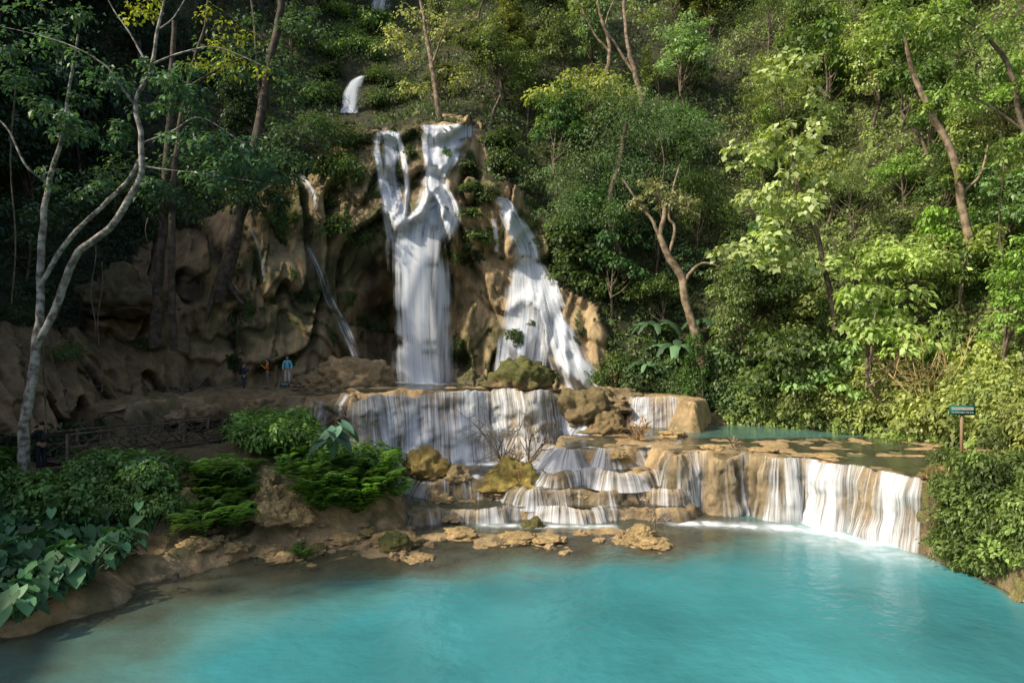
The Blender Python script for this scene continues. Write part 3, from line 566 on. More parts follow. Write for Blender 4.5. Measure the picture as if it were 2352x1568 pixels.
# ---------- custom trees
def ctree(label,branches,cl,mat=M_pale,lsize=.3,color=(.05,.09,.035),nper=60,wr=.5,seed=0,name='tree',dr=.5,flat_=.75):
    root=Vector(P(*branches[0][0][:3])); e=bpy.data.objects.new(name,None); COL.objects.link(e); e.location=root; e["label"]=label; e["category"]="tree"
    parts=[]
    for b in branches:
        b=smoothpl([(*P(q[0],q[1],q[2]),q[3]) for q in b],6); jit=np.stack([fbm(b[:,:3]*1.2+k*9,2,k+seed) for k in range(3)],1)*np.minimum(.09,b[:,3:4]*.6)
        parts.append(tube(b[:,:3]+jit-np.array(root),b[:,3],9))
    v,f=join(parts); ob('trunk',mk('trunk',v,f,mat),parent=e)
    if cl:
        cen=[];rad=[]; g=np.random.default_rng(seed)
        for (px,py,d,r,k) in cl:
            for _ in range(k):
                a=unit(g.normal(size=(1,3)))[0]*r*g.random()**.4; cen.append(np.array(P(px,py,d))+a*np.array([1,1,.6])-np.array(root)); rad.append(r*.38*(.7+.6*g.random()))
        v,f,t=clumps(cen,rad,nper,lsize,.6,wr,flat_,seed,dr); ob('crown',mk('crown',v,f,M_leaf,smooth=False,attrs={'tint':t}),parent=e,color=tuple(1.6*np.array(color)))
    return e
ctree('pale barked crooked tree with forked trunk and thin crown',[
 [(55,1085,23,.2),(65,950,23,.17),(78,820,23,.15),(88,720,23,.13),(92,620,23,.11),(100,500,23,.1),(110,420,23.3,.09),(140,330,23.5,.07),(160,200,24,.05),(180,80,24,.03)],
 [(80,800,23,.12),(120,720,23,.125),(165,600,23,.12),(190,565,23,.115),(250,530,23,.11),(285,480,23,.11),(325,390,23,.1),(325,320,23,.09),(312,230,23,.08),(345,160,23,.065),(365,60,23,.05),(385,-30,23,.03)],
 [(95,650,23,.08),(150,560,23.1,.08),(230,480,23.2,.07),(290,420,23.3,.07),(335,340,23.3,.05)],
 [(345,160,23,.045),(300,80,23,.03),(260,20,23,.02),(235,-30,23,.015)],[(310,240,23,.05),(280,200,22.8,.04),(240,150,22.6,.03),(150,100,22.5,.02),(0,60,22.4,.012)],
 [(345,150,23,.04),(420,120,23,.03),(500,110,23,.02),(600,150,23,.012)],[(325,330,23,.04),(400,300,23,.03),(460,270,23,.02),(560,330,23,.012)],
 [(365,70,23,.03),(400,40,23,.02),(430,-10,23,.015)],[(330,380,23,.04),(380,390,23,.025),(480,400,23,.018),(600,420,23,.01)],
 [(110,420,23.3,.05),(60,380,23,.04),(20,300,23,.03),(-20,260,23,.02)]],
 [(150,290,23,1.2,12),(250,200,23.5,1.3,12),(380,180,23,1.1,9),(430,240,23,1.1,10),(470,330,23,1.2,12),(560,350,23.5,1.2,12),(620,410,24,1.,9),(330,250,23.5,.9,7),(60,200,23.5,1.2,9),(180,420,23,.9,7),(500,400,23,.9,8),(120,60,23.5,1.4,10),(250,310,23,.8,7),(350,430,23,.7,5),(20,120,23,1.1,9)],lsize=.2,color=(.045,.09,.05),nper=36,seed=3,name='pale_bark_tree')
ctree('tree with sparse yellow leaves on thin branches',[[(400,800,37,.2),(395,600,37,.18),(400,400,37,.16),(430,200,37,.12),(470,60,37,.08),(480,-40,37,.05)],[(430,200,37,.08),(520,150,37,.05),(600,120,37,.03)]],
 [(350,30,37,1.6,6),(480,150,37,1.8,6),(560,140,37,1.5,5),(520,60,37,1.6,5)],mat=M_dark,lsize=.26,color=(.2,.22,.03),nper=24,seed=5,name='yellow_leaf_tree')
ctree('tall dark trunked tree growing from the earth slope',[[(358,800,38,.36),(362,700,38,.28),(370,560,38,.25),(380,430,38.5,.22),(390,250,39,.18),(400,50,39,.13)]],[(330,420,38,2.6,14),(420,470,38,2.2,11),(260,440,38,2.,10),(480,420,39,2.2,11),(180,480,37,2.,10),(60,520,33,2.,10)],mat=M_dark,lsize=.26,color=(.035,.065,.03),seed=7)
ctree('huge leaning trunk with buttressed roots',[[(505,690,44,.6),(525,600,44,.48),(550,500,44,.42),(575,400,44.5,.36),(600,250,45,.3),(630,100,46,.26),(655,-40,46,.22)],[(600,260,45,.16),(590,120,45.5,.11),(575,-30,46,.08)],[(515,640,44,.25),(490,680,43.6,.2),(470,740,43.2,.12)],[(520,640,44,.25),(545,680,43.8,.16),(560,700,43.6,.1)]],[(560,420,43.5,2.6,14),(640,380,44,2.4,12),(520,380,43.5,2.4,11),(620,480,43.8,1.6,7),(700,200,46,2.8,13),(560,150,45,3,14),(680,80,46,2.8,12),(680,300,45,2.4,10)],mat=M_dark,lsize=.28,color=(.04,.075,.035),seed=9)
ctree('slim sunlit tree with a thin crown above the falls',[[(1012,290,51,.22),(1000,220,51,.2),(992,150,51.5,.18),(980,80,52,.15),(965,0,52,.1)],[(992,150,51.5,.1),(1010,100,51.5,.07),(1030,40,52,.05)]],[(960,60,52,2.4,9),(1040,80,52,2.2,8),(920,110,52,2,7),(1060,180,52,1.8,7),(960,200,52,1.5,5)],mat=M_lit,lsize=.26,color=(.24,.25,.11),seed=11,nper=50)
ctree('bare branched tree rising from the slope',[[(1480,260,54,.24),(1455,160,54,.2),(1440,80,54,.16),(1430,-30,54,.12)],[(1395,170,54,.2),(1400,110,54,.16),(1380,40,54,.12),(1370,-30,54,.08)],[(1400,120,54,.12),(1360,70,54,.08),(1330,0,54,.06)],[(1455,170,54,.12),(1420,110,54,.1),(1390,60,54,.07),(1410,0,54,.05)]],[(1300,30,54,2.4,7),(1480,40,54,2.4,8)],mat=M_lit,lsize=.28,color=(.13,.16,.05),seed=13,nper=40)
ctree('rounded fine leaved tree leaning over the falls',[[(1440,640,46,.3),(1400,500,46,.24),(1420,380,46,.18),(1440,280,46,.12)]],[(1400,250,46,2.8,22),(1500,300,46,2.8,22),(1300,420,45.5,2.4,18),(1380,380,45.3,3.,24),(1480,420,45.5,2.8,22),(1300,500,45,2.,14),(1560,330,46.5,2.6,18),(1400,500,45.3,2.4,16)],mat=M_bark,lsize=.19,wr=.32,color=(.09,.135,.06),seed=15,nper=95,dr=.8,name='fine_leaf_tree')
ctree('crooked brown tree with pale bushy top',[[(1615,850,41,.3),(1600,770,41,.26),(1575,700,41,.24),(1565,640,41,.24),(1535,590,41,.22),(1515,540,41,.17),(1525,480,41,.13),(1510,440,41,.1)],[(1525,570,41,.14),(1500,510,41,.1),(1470,470,41,.07),(1430,410,41,.05)],[(1535,590,41,.1),(1550,520,41,.09),(1535,490,41,.08),(1560,380,41,.04)],[(1570,650,41,.12),(1600,610,41,.09),(1640,610,41,.06),(1680,640,41,.03)]],[(1500,440,41,1.1,9),(1550,460,41,1.2,10),(1590,480,41,.8,6),(1460,470,41,.7,5)],mat=M_lit,lsize=.2,color=(.2,.2,.11),nper=65,seed=17)
ctree('sunlit leaning trunk wrapped in vines',[[(2225,560,33,.2),(2205,450,33,.19),(2185,350,33,.17),(2140,270,33,.15),(2105,190,33,.13),(2085,130,33,.1),(2070,40,33,.07)],[(2205,450,33,.08),(2250,400,33,.06),(2270,330,33,.04)]],[(2050,90,33,1.8,10),(2130,40,33,1.6,8),(2240,560,32.5,1.4,8),(2190,400,32.8,.7,3),(2120,240,32.8,.6,3)],mat=M_lit,lsize=.22,color=(.17,.22,.055),seed=19,nper=60)
ctree('large leaved tree with pale sunlit foliage',[[(1920,760,37,.16),(1900,640,37,.14),(1870,520,37,.12),(1830,420,37,.09),(1820,300,37,.06)],[(1870,520,37,.08),(1800,540,37,.05),(1720,580,37,.03)]],[(1850,330,37,1.8,10),(1780,330,37,1.4,7),(1840,480,36.5,1.5,9),(1760,540,36.5,1.6,10),(1700,580,36.5,1.2,7),(1780,600,36.5,1.2,7),(1880,600,37,1.4,8),(1800,180,38,1.8,9),(1720,350,38,1.5,8),(1850,420,37,1.6,8),(1740,460,37,1.4,7),(1900,250,38,1.6,8)],mat=M_bark,lsize=.36,wr=.75,color=(.25,.29,.13),seed=21,nper=28,flat_=.6,name='large_leaf_tree')
ctree('slender tree with arching leafy boughs',[[(2380,760,26,.16),(2370,500,26,.14),(2350,300,26,.11),(2300,120,26,.08),(2200,40,26,.05),(2080,10,26,.03)],[(2350,300,26,.06),(2250,230,26,.04),(2180,210,26,.03)]],[(2250,80,26,1.7,12),(2150,50,26,1.5,9),(2330,180,26,1.6,10),(2240,220,26,1.3,8),(2060,30,26.5,1.4,8),(2340,330,26,1.3,8)],mat=M_bark,lsize=.2,color=(.13,.19,.05),seed=23,nper=60)
for i,(px,y0,y1,d) in enumerate([(100,380,1000,23.5),(215,560,800,33),(30,200,700,26),(340,500,640,34),(1965,480,700,36),(1520,300,520,43),(2300,300,640,30),(230,600,900,33)]):
    b=np.array([P(px+6*math.sin(k*.9+i),y0+(y1-y0)*k/9,d) for k in range(10)]); o=b[0].copy(); v,f=tube(b-o,np.full(10,.018+d*.0004),5)
    ob('liana',mk('liana',v,f,M_bark),loc=o,label='thin hanging liana below the tree canopy',cat='vine',group='hanging lianas')
# ---------- plants
def fernmesh(seed,nf=16,L=.95):
    g=np.random.default_rng(seed); p=[];nn=[];ax=[];sz=[];t=[]
    for i in range(nf):
        a=g.random()*6.28; l=L*(.65+.5*g.random()); lift=.7+.8*g.random(); tn=g.random(); h=np.array([math.cos(a),math.sin(a),0]); s=np.array([-h[1],h[0],0])
        for k in range(1,15):
            u=k/14; c=h*l*u*.8+np.array([0,0,l*(lift*1.7*u-1.15*lift*u*u*1.25)]); w=l*.36*math.sin(math.pi*min(1,u*.92+.1))**.8 if u<.97 else l*.1
            for sg in(-1,1):
                p.append(c);nn.append(np.array([0,0,1])-h*.3*u-sg*s*.15);ax.append(sg*s+h*.45+np.array([0,0,-.25]));sz.append(w);t.append(np.clip(tn*.6+.4*g.random(),0,1))
    v,f=leafmesh(np.array(p),np.array(nn),np.array(ax),np.array(sz),.32,.03); return mk('fern',v,f,M_leaf,smooth=False,attrs={'tint':np.repeat(t,4)})
FERN=[fernmesh(i) for i in range(4)]
def taromesh(seed,n=9,L=.6,hh=.7):
    g=np.random.default_rng(seed); V=[];Fc=[];T=[]; o=0
    prof=[(0,-.12,0),(.30,-.42,-.04),(.50,-.1,0),(.46,.28,0),(.26,.66,-.05),(0,1.,-.16),(-.26,.66,-.05),(-.46,.28,0),(-.50,-.1,0),(-.30,-.42,-.04)]
    for i in range(n):
        a=g.random()*6.28; r=.1+.5*g.random(); h=hh*(.5+.8*g.random()); c=np.array([math.cos(a)*r,math.sin(a)*r,h]); l=L*(.6+.6*g.random())
        ya=a+g.normal()*.5; fwd=np.array([math.cos(ya)*.85,math.sin(ya)*.85,-.35-.5*g.random()]); fwd/=np.linalg.norm(fwd); sd=np.array([-math.sin(ya),math.cos(ya),0]); nm=np.cross(fwd,sd); nm*=np.sign(nm[2])
        V.append(c+fwd*l*.15-nm*l*.05)
        for x,y,z in prof: V.append(c+sd*x*l+fwd*y*l+nm*(z+.12*abs(x))*l)
        tn=g.random(); T+= [tn]*11
        for k in range(10): Fc.append((o,o+1+k,o+1+(k+1)%10))
        o+=11
        sv,sf=tube(smoothpl([np.array([0,0,-.1]),c*np.array([.5,.5,.7]),c],3),[.018,.017,.016,.015,.013,.012,.01],4)
        V+=list(sv); Fc+=[tuple(int(z)+o for z in q) for q in sf]; T+=[.6]*len(sv); o+=len(sv)
    me=bpy.data.meshes.new('taro_plant'); me.from_pydata([tuple(map(float,q)) for q in V],[],Fc)
    at=me.attributes.new('tint','FLOAT','POINT'); at.data.foreach_set('value',np.array(T,np.float32)); me.materials.append(M_taro)
    for p in me.polygons: p.use_smooth=True
    return me
TARO=[taromesh(i,14,.34,.65) for i in range(4)]; TARO_B=taromesh(50,12,.75,1.0)
def plant(name,me,loc,s,color,label,group,cat):
    o=ob(name,me,loc=loc,label=label,cat=cat,group=group,color=color); o.scale=(s,s,s); o.rotation_euler=(random.uniform(-.1,.1),random.uniform(-.1,.1),random.uniform(0,6.3)); return o
for i in range(380):
    px=random.uniform(-120,385); py=random.uniform(1075,1460)
    if py>1455-.55*max(px,0) or (px>290 and py>1245): continue
    if 30<px<180 and py<1140: continue
    h=hitg(px,py,13)
    if h[2]<.05: continue
    if fbm(np.array([[h[0]*.5,h[1]*.5,3.]]),2,99)[0]>.38 and py<1330: continue
    if py>1215 or random.random()<.08: plant('taro_plant',random.choice(TARO),tuple(h),random.uniform(.7,1.2),tuple(np.array([.08,.19,.08])*random.uniform(.6,1.35)),'broad heart leaved taro plant on the bank','taro plants on the bank','plant')
    elif random.random()<.45: shrub(tuple(h-[0,0,.1]),random.uniform(.45,.8),tuple(np.array([.13,.24,.07])*random.uniform(.8,1.3)),k=random.choice([0,2]))
    elif random.random()<.7: plant('fern',random.choice(FERN),tuple(h+[0,0,.1]),random.uniform(.7,1.2),tuple(np.array([.13,.24,.07])*random.uniform(.6,1.3)),'lush green fern clump on the bank','ferns on the bank','fern')
for (cx,cy,rx,ry,n) in [(515,1150,55,60,14),(630,1030,80,35,10),(790,1140,100,55,26),(870,1120,40,40,8),(500,1225,45,25,6),(770,1180,70,20,9),(700,1090,50,25,8)]:
    for i in range(n):
        px=cx+random.uniform(-rx,rx);py=cy+random.uniform(-ry,ry); h=hitg(px,py,18)
        plant('fern',random.choice(FERN),tuple(h+[0,0,.2]),random.uniform(.9,1.4),tuple(np.array([.16,.30,.07])*random.uniform(.6,1.35)),'bright green fern clump on a rocky mound','ferns on the bank','fern')
for px,py,s in [(580,1035,1.1),(620,1060,1.1),(680,1065,1.2),(850,1100,.9),(600,1010,1.),(660,1030,1.2),(570,1000,.9),(720,1070,1.1),(830,1090,1.),(320,1075,.5),(500,1110,.8),(530,1130,.7)]:
    h=hitg(px,py,18); shrub(tuple(h),s,tuple(np.array([.18,.31,.08])*random.uniform(.8,1.3)),k=random.choice([0,2]),label='bright leafy bush on a rocky mound')
h=hitg(775,1110,18); o=plant('taro_plant',TARO_B,tuple(h+[0,-.5,1.1]),1.,(.14,.27,.17),'large leaved taro plant above ferns','taro plants on the bank','plant')
h=hitg(690,1278,18); plant('fern',FERN[1],tuple(h),.55,(.12,.25,.05),'small bright fern on shoreline stones','ferns on the bank','fern')
def bananamesh(seed,n=8,L=2.6):
    g=np.random.default_rng(seed); parts=[];T=[]
    for i in range(n):
        a=i*6.28/n+g.random()*.6; h=np.array([math.cos(a),math.sin(a),0]);s=np.array([-h[1],h[0],0]); l=L*(.7+.4*g.random()); lift=.5+.6*g.random(); rows=[]
        for k in range(13):
            u=k/12; c=h*l*.75*u+np.array([0,0,1.8+l*(lift*u-1.15*u*u*lift)]); w=.11*l*math.sin(math.pi*min(1,u*.85+.08))**.6
            rows.append([c-s*w+np.array([0,0,-.06+.05*g.normal()]),c+np.array([0,0,.03]),c+s*w+np.array([0,0,-.06+.05*g.normal()])])
        v=np.array(rows).reshape(-1,3); parts.append((v,gridf(13,3))); T+=[g.random()]*len(v)
    sv,sf=tube([(0,0,-.3),(0,0,1),(0,0,2)],[.16,.13,.08],8); parts.append((sv,sf)); T+=[.5]*len(sv)
    v,f=join(parts); return mk('banana_plant',v,f,M_taro,attrs={'tint':T})
BAN=[bananamesh(1),bananamesh(2)]
for px,py,s in [(1500,800,1.),(1545,850,1.),(1480,870,.7),(1600,780,.8)]:
    h=hitc(px,py); 
    if h is not None: plant('banana_plant',random.choice(BAN),(h[0],h[1]-.8,h[2]-.5),s,tuple(np.array([.09,.17,.08])*random.uniform(.8,1.3)),'banana plant with long arching leaves at the slope foot','banana plants','plant')
def twigs(seed,hgt,n,spread,mat,r0=.028):
    g=np.random.default_rng(seed); parts=[]
    def br(p,d,l,r,lev):
        pts=[p]; 
        for k in range(4): d=d+g.normal(size=3)*.18; d=d/np.linalg.norm(d); pts.append(pts[-1]+d*l/4)
        parts.append(tube(pts,np.linspace(r,r*.5,5),4))
        if lev<2:
            for k in range(3+lev): br(pts[1+int(g.integers(3))],unit((d+g.normal(size=3)*.6)[None])[0],l*.55,r*.6,lev+1)
    for i in range(n):
        a=g.random()*6.28; d=np.array([math.cos(a)*spread,math.sin(a)*spread,1.]); br(np.array([0,0,-.1]),d/np.linalg.norm(d),hgt*(.6+.4*g.random()),r0,0)
    v,f=join(parts); return mk('dry_bush',v,f,mat)
M_tw2=barkmat('straw_twig',(.45,.32,.13),(.65,.5,.25))
for px,py,hg,n,sp,m,lab,dz in [(1150,1090,2.4,8,.7,M_lit,'bare twiggy bush on a mossy rock',.7),(1462,1010,1.2,14,.6,M_twig,'orange brown dry bush on a terrace stone',0),(1500,1215,1.2,7,1.,M_lit,'tangle of bare twigs on a shoreline stone',.1),(1215,1095,1.8,6,.5,M_lit,'thin bare bush beside the cascade',.6),(1690,1030,.8,5,.8,M_lit,'small bare bush on the rim',0),(800,985,1.2,5,.7,M_lit,'bare twigs beside the curtain',0),(2155,1120,1.,9,1.2,M_twig,'dry hanging twigs on the bank',0),(1180,1110,1.,14,1.6,M_twig,'tangle of dry stems over a mossy mound',.7),(1310,935,1.2,16,1.5,M_lit,'tangle of brown roots on a mound',.6)]:
    h=hitg(px,py,18); o=ob('dry_bush',twigs(int(px),hg,n,sp,m),loc=tuple(h+[0,0,dz]),label=lab,cat='bush')
h=hitc(2110,940); ob('dry_bush',twigs(99,3.6,12,.7,M_tw2,.035),loc=tuple(h-[0,.8,0]),label='tall straw coloured dead bush in bright scrub',cat='bush')
# ---------- rocks
def icos(sub):
    import bmesh
    bm=bmesh.new(); bmesh.ops.create_icosphere(bm,subdivisions=sub,radius=1); bm.verts.index_update(); v=np.array([tuple(q.co) for q in bm.verts]); f=np.array([[q.index for q in p.verts] for p in bm.faces]); bm.free(); return v,f
IV,IF=icos(5)
def rock(px,py,wpx,hm,label,col=(.42,.29,.13),moss=.0,seed=0,dy=1.,d=None,name='rock',zoff=0,rough=.42):
    if d is None: h=hitg(px,py,14)
    else: h=np.array(P(px,py,d))
    w=wpx/F*h[1]/2
    p=IV.copy(); nz=fbm(p*1.8+seed*5.3,5,seed); p=p*(1+rough*nz)[:,None]; p[:,2]=np.where(p[:,2]<0,p[:,2]*.4,p[:,2])
    fz=fbm(p*6+seed,3,seed+4); rdg=1-np.abs(fbm(p*3.1+seed,3,seed+8)); p*= (1+.07*fz-.10*rdg**3)[:,None]
    v=p*np.array([w,w*dy,hm]); c=np.array(col)*1.15*(1+.35*fz[:,None]); up=ss(.0,.6,IV[:,2]+.7*nz+.3*fz)[:,None]*moss; c=c*(1-up)+np.array([.12,.13,.03])*up
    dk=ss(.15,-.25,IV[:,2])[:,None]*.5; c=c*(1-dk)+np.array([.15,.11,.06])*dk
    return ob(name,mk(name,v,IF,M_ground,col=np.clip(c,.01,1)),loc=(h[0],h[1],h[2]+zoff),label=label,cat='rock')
rock(1190,885,140,1.3,'large mossy boulder on the curtain ledge',(.2,.15,.07),.85,1,d=36.5,dy=.8)
rock(1235,885,60,.7,'mossy boulder beside a larger one',(.2,.15,.07),.6,2,d=36,dy=.8)
rock(1330,960,150,1.6,'brown root covered mound beside the curtain',(.22,.155,.08),.3,3,d=36,dy=.8)
rock(1385,985,110,1.,'brown boulder streaked with roots',(.26,.18,.09),.2,4,d=35.5)
rock(1400,930,140,.9,'brown rock mound at the cone foot',(.28,.2,.11),.2,5,d=40)
rock(820,885,190,1.8,'smooth brown rock mound at the cliff foot',(.34,.24,.13),.1,6,d=42.5,dy=.7,rough=.25)
rock(740,892,110,1.,'brown rock slope at the cliff foot',(.3,.21,.11),.1,7,d=42.5)
rock(1090,885,60,.9,'wet dark rock beside the plunge basin',(.14,.12,.07),.5,8,d=43)
rock(985,1100,105,.85,'golden mossy rock split by a cascade',(.42,.28,.09),.4,9,zoff=.3)
rock(1050,1105,60,.55,'tan rock beside a small cascade',(.38,.28,.14),.1,10)
rock(1175,1125,140,1.,'mossy yellow mound holding dry bushes',(.42,.31,.08),.4,11,dy=.7,zoff=.2)
rock(1250,1105,40,.4,'small tan rock at the cascade edge',(.36,.26,.13),.3,12)
for i,(px,py,w,hh,ms) in enumerate([(910,1262,80,.5,.9),(905,1245,110,.3,.1),(965,1285,70,.15,0),(1010,1292,60,.12,0),(1060,1228,85,.2,.1),(1043,1200,70,.18,.1),(1190,1238,90,.15,.1),(1260,1240,80,.13,.1),(1225,1218,60,.45,.6),(1430,1250,60,.15,.1),(1500,1250,70,.18,.1),(1475,1232,70,.35,.2),(610,1268,90,.25,.1),(720,1272,80,.25,.5),(650,1285,80,.15,0),(540,1262,60,.2,.1),(800,1240,80,.2,.1),(715,1305,30,.12,0),(455,1255,80,.3,.2),(625,1190,90,.5,.2),(690,1200,70,.45,.2),(1590,1252,60,.1,0),(1100,1262,50,.1,0),(1545,1000,60,.3,.1),(1290,1290,40,.08,0),(850,1225,50,.2,.3),(1640,1030,60,.15,0),(1750,1035,70,.12,0),(1900,1048,60,.12,.1),(600,1110,90,.6,.2),(430,1110,80,.5,.3),(420,1160,70,.5,.3),(440,1200,60,.4,.2),(610,1150,70,.6,.2),(1140,1140,60,.25,.1),(1015,1150,60,.25,.1),(2140,1115,50,.4,.6),(1290,1100,50,.3,.2),(1480,1150,60,.35,.1),(1340,1140,50,.2,.1),(1200,1150,50,.2,.1),(1420,1050,50,.25,.2)]):
    rock(px,py,w,hh,'mossy dark shoreline stone' if ms>.5 else 'tan rounded travertine stone at the water edge',(.46,.32,.15) if ms<.5 else (.2,.15,.06),ms,20+i,name='stone',rough=.4)
for i in range(110):
    px=random.uniform(480,1620); py=random.uniform(1205,1300)-max(0,(px-1100))*.03; h=hitg(px,py,14)
    rock(px,py,random.uniform(8,32),random.uniform(.08,.17),'small tan stone in the shallows',(.42,.30,.16),0,200+i%7,name='stone')
rock(2150,1215,90,1.4,'overhanging mossy bank rock beside the cascade',(.16,.125,.06),.7,60,d=22.8)
rock(2290,1240,200,1.3,'mossy bank rock above the pool',(.14,.12,.05),.8,61,d=21.5)
rock(2350,1375,50,.5,'small mossy rock at the pool edge',(.3,.24,.1),.6,62,d=18.5)
rock(452,960,120,.9,'undercut brown travertine block',(.3,.21,.12),.2,63,d=35)
rock(660,892,60,.25,'low stone slab underfoot',(.26,.18,.1),.0,64,d=41.6)
rock(280,700,190,2.2,'rounded dark boulder on the earth slope',(.14,.1,.06),.2,65,d=41)
# ---------- footbridge
a=np.array(P(125,1062,24.)); b=np.array(P(545,1000,33.2)); dv=unit((b-a)[None])[0]; sv=np.array([-dv[1],dv[0],0]); sv/=np.linalg.norm(sv)
br=bpy.data.objects.new('footbridge',None); COL.objects.link(br); br.location=a; br["label"]="narrow weathered wooden footbridge with crossed railings"; br["category"]="bridge"
L=float(np.linalg.norm(b-a)); parts=[]
n=int(L/.22)
for i in range(n): c=dv*(i+.5)*L/n; parts.append(beam(c-sv*.6,c+sv*.6,.19,.05))
for s in(-.5,.5): parts.append(beam(sv*s+[0,0,-.12],dv*L+sv*s+[0,0,-.12],.12,.18))
v,f=join(parts); ob('deck',mk('deck',v,f,M_wood,smooth=False),parent=br)
J=lambda: np.array([random.uniform(-.04,.04) for _ in range(3)])
for s in(-.58,.58):
    parts=[]; k=7
    for i in range(k+1):
        c=dv*L*i/k+sv*s; parts.append(beam(c+[0,0,-.8],c+[0,0,1.05]+J(),.08,.08))
        if i<k:
            c2=dv*L*(i+1)/k+sv*s; parts.append(beam(c+[0,0,.12]+J(),c2+[0,0,.92]+J(),.035,.04)); parts.append(beam(c+sv*.03+[0,0,.92]+J(),c2+sv*.03+[0,0,.12]+J(),.035,.04))
    for z in(.1,.55,1.03): parts.append(beam(sv*s+[0,0,z]+J(),dv*L+sv*s+[0,0,z]+J(),.05,.055))
    v,f=join(parts); ob('railing',mk('railing',v,f,M_wood,smooth=False),parent=br)
# ---------- signs
M_green=flat('sign_green',(.008,.10,.08),.85); M_white=flat('sign_white',(.6,.62,.58)); M_post=flat('sign_post',(.26,.18,.11))
def sign(px,py,d,ph,w,h,lines,label,rot=0):
    z=G1(*P(px,py,d)[:2]) ; loc=Vector((P(px,py,d)[0],d,z))
    e=bpy.data.objects.new('sign',None); COL.objects.link(e); e.location=loc; e.rotation_euler=(0,0,rot); e["label"]=label; e["category"]="sign"
    v,f=beam((0,0,-.4),(.02,0,ph-.05),.1,.1); ob('post',mk('post',v,f,M_post,smooth=False),parent=e)
    v,f=beam((-w/2,-.075,ph-h/2),(w/2,-.075,ph-h/2),.03,h); ob('board',mk('board',v,f,M_green,smooth=False),parent=e)
    for i,(tx,sz) in enumerate(lines):
        cu=bpy.data.curves.new('lettering','FONT'); cu.body=tx; cu.size=sz; cu.align_x='CENTER'; cu.align_y='CENTER'; cu.extrude=.003
        t=bpy.data.objects.new('tmp',cu); COL.objects.link(t); bpy.context.view_layer.update()
        me=bpy.data.meshes.new_from_object(t.evaluated_get(bpy.context.evaluated_depsgraph_get())); bpy.data.objects.remove(t)
        me.materials.clear(); me.materials.append(M_white); o=ob('lettering',me,parent=e); o.rotation_euler=(math.pi/2,0,0); o.location=(0,-.098,ph-h*(.34 if i==0 else .72))
        xs=[q.co.x for q in me.vertices]
        if xs:
            wd=max(xs)-min(xs)
            if wd>w*.84: o.scale=(w*.84/wd,1,1)
sign(2208,1045,27.4,1.95,.98,.4,[('ຫ້າມລອຍນໍ້າຢູ່ບໍລິເວນນີ້',.12),('No Swimming in This Area',.08)],'green warning sign with white lettering on a wooden post',-.12)
sign(655,884,40.9,.75,.55,.26,[('ຫ້າມລອຍນໍ້າ',.09),('No Swimming',.07)],'small green sign with white lettering by the path')
# ---------- people
def skin(name,verts,edges,rad,mat,parent,root=0,sub=1):
    me=bpy.data.meshes.new(name); me.from_pydata([tuple(map(float,q)) for q in verts],edges,[]); o=bpy.data.objects.new(name,me); COL.objects.link(o)
    o.modifiers.new('Skin','SKIN'); 
    for i,r in enumerate(rad):
        r=(r,r) if np.isscalar(r) else r; me.skin_vertices[0].data[i].radius=r; me.skin_vertices[0].data[i].use_root=(i==root)
    s=o.modifiers.new('Sub','SUBSURF'); s.levels=sub; s.render_levels=sub; bpy.context.view_layer.update()
    m2=bpy.data.meshes.new_from_object(o.evaluated_get(bpy.context.evaluated_depsgraph_get())); bpy.data.objects.remove(o)
    m2.materials.clear(); m2.materials.append(mat)
    for p in m2.polygons: p.use_smooth=True
    return ob(name,m2,parent=parent)
M_skin=flat('skin',(.38,.22,.14),.6); M_hair=flat('hair',(.012,.01,.01),.5); M_eye=flat('eye',(.02,.02,.02),.3)
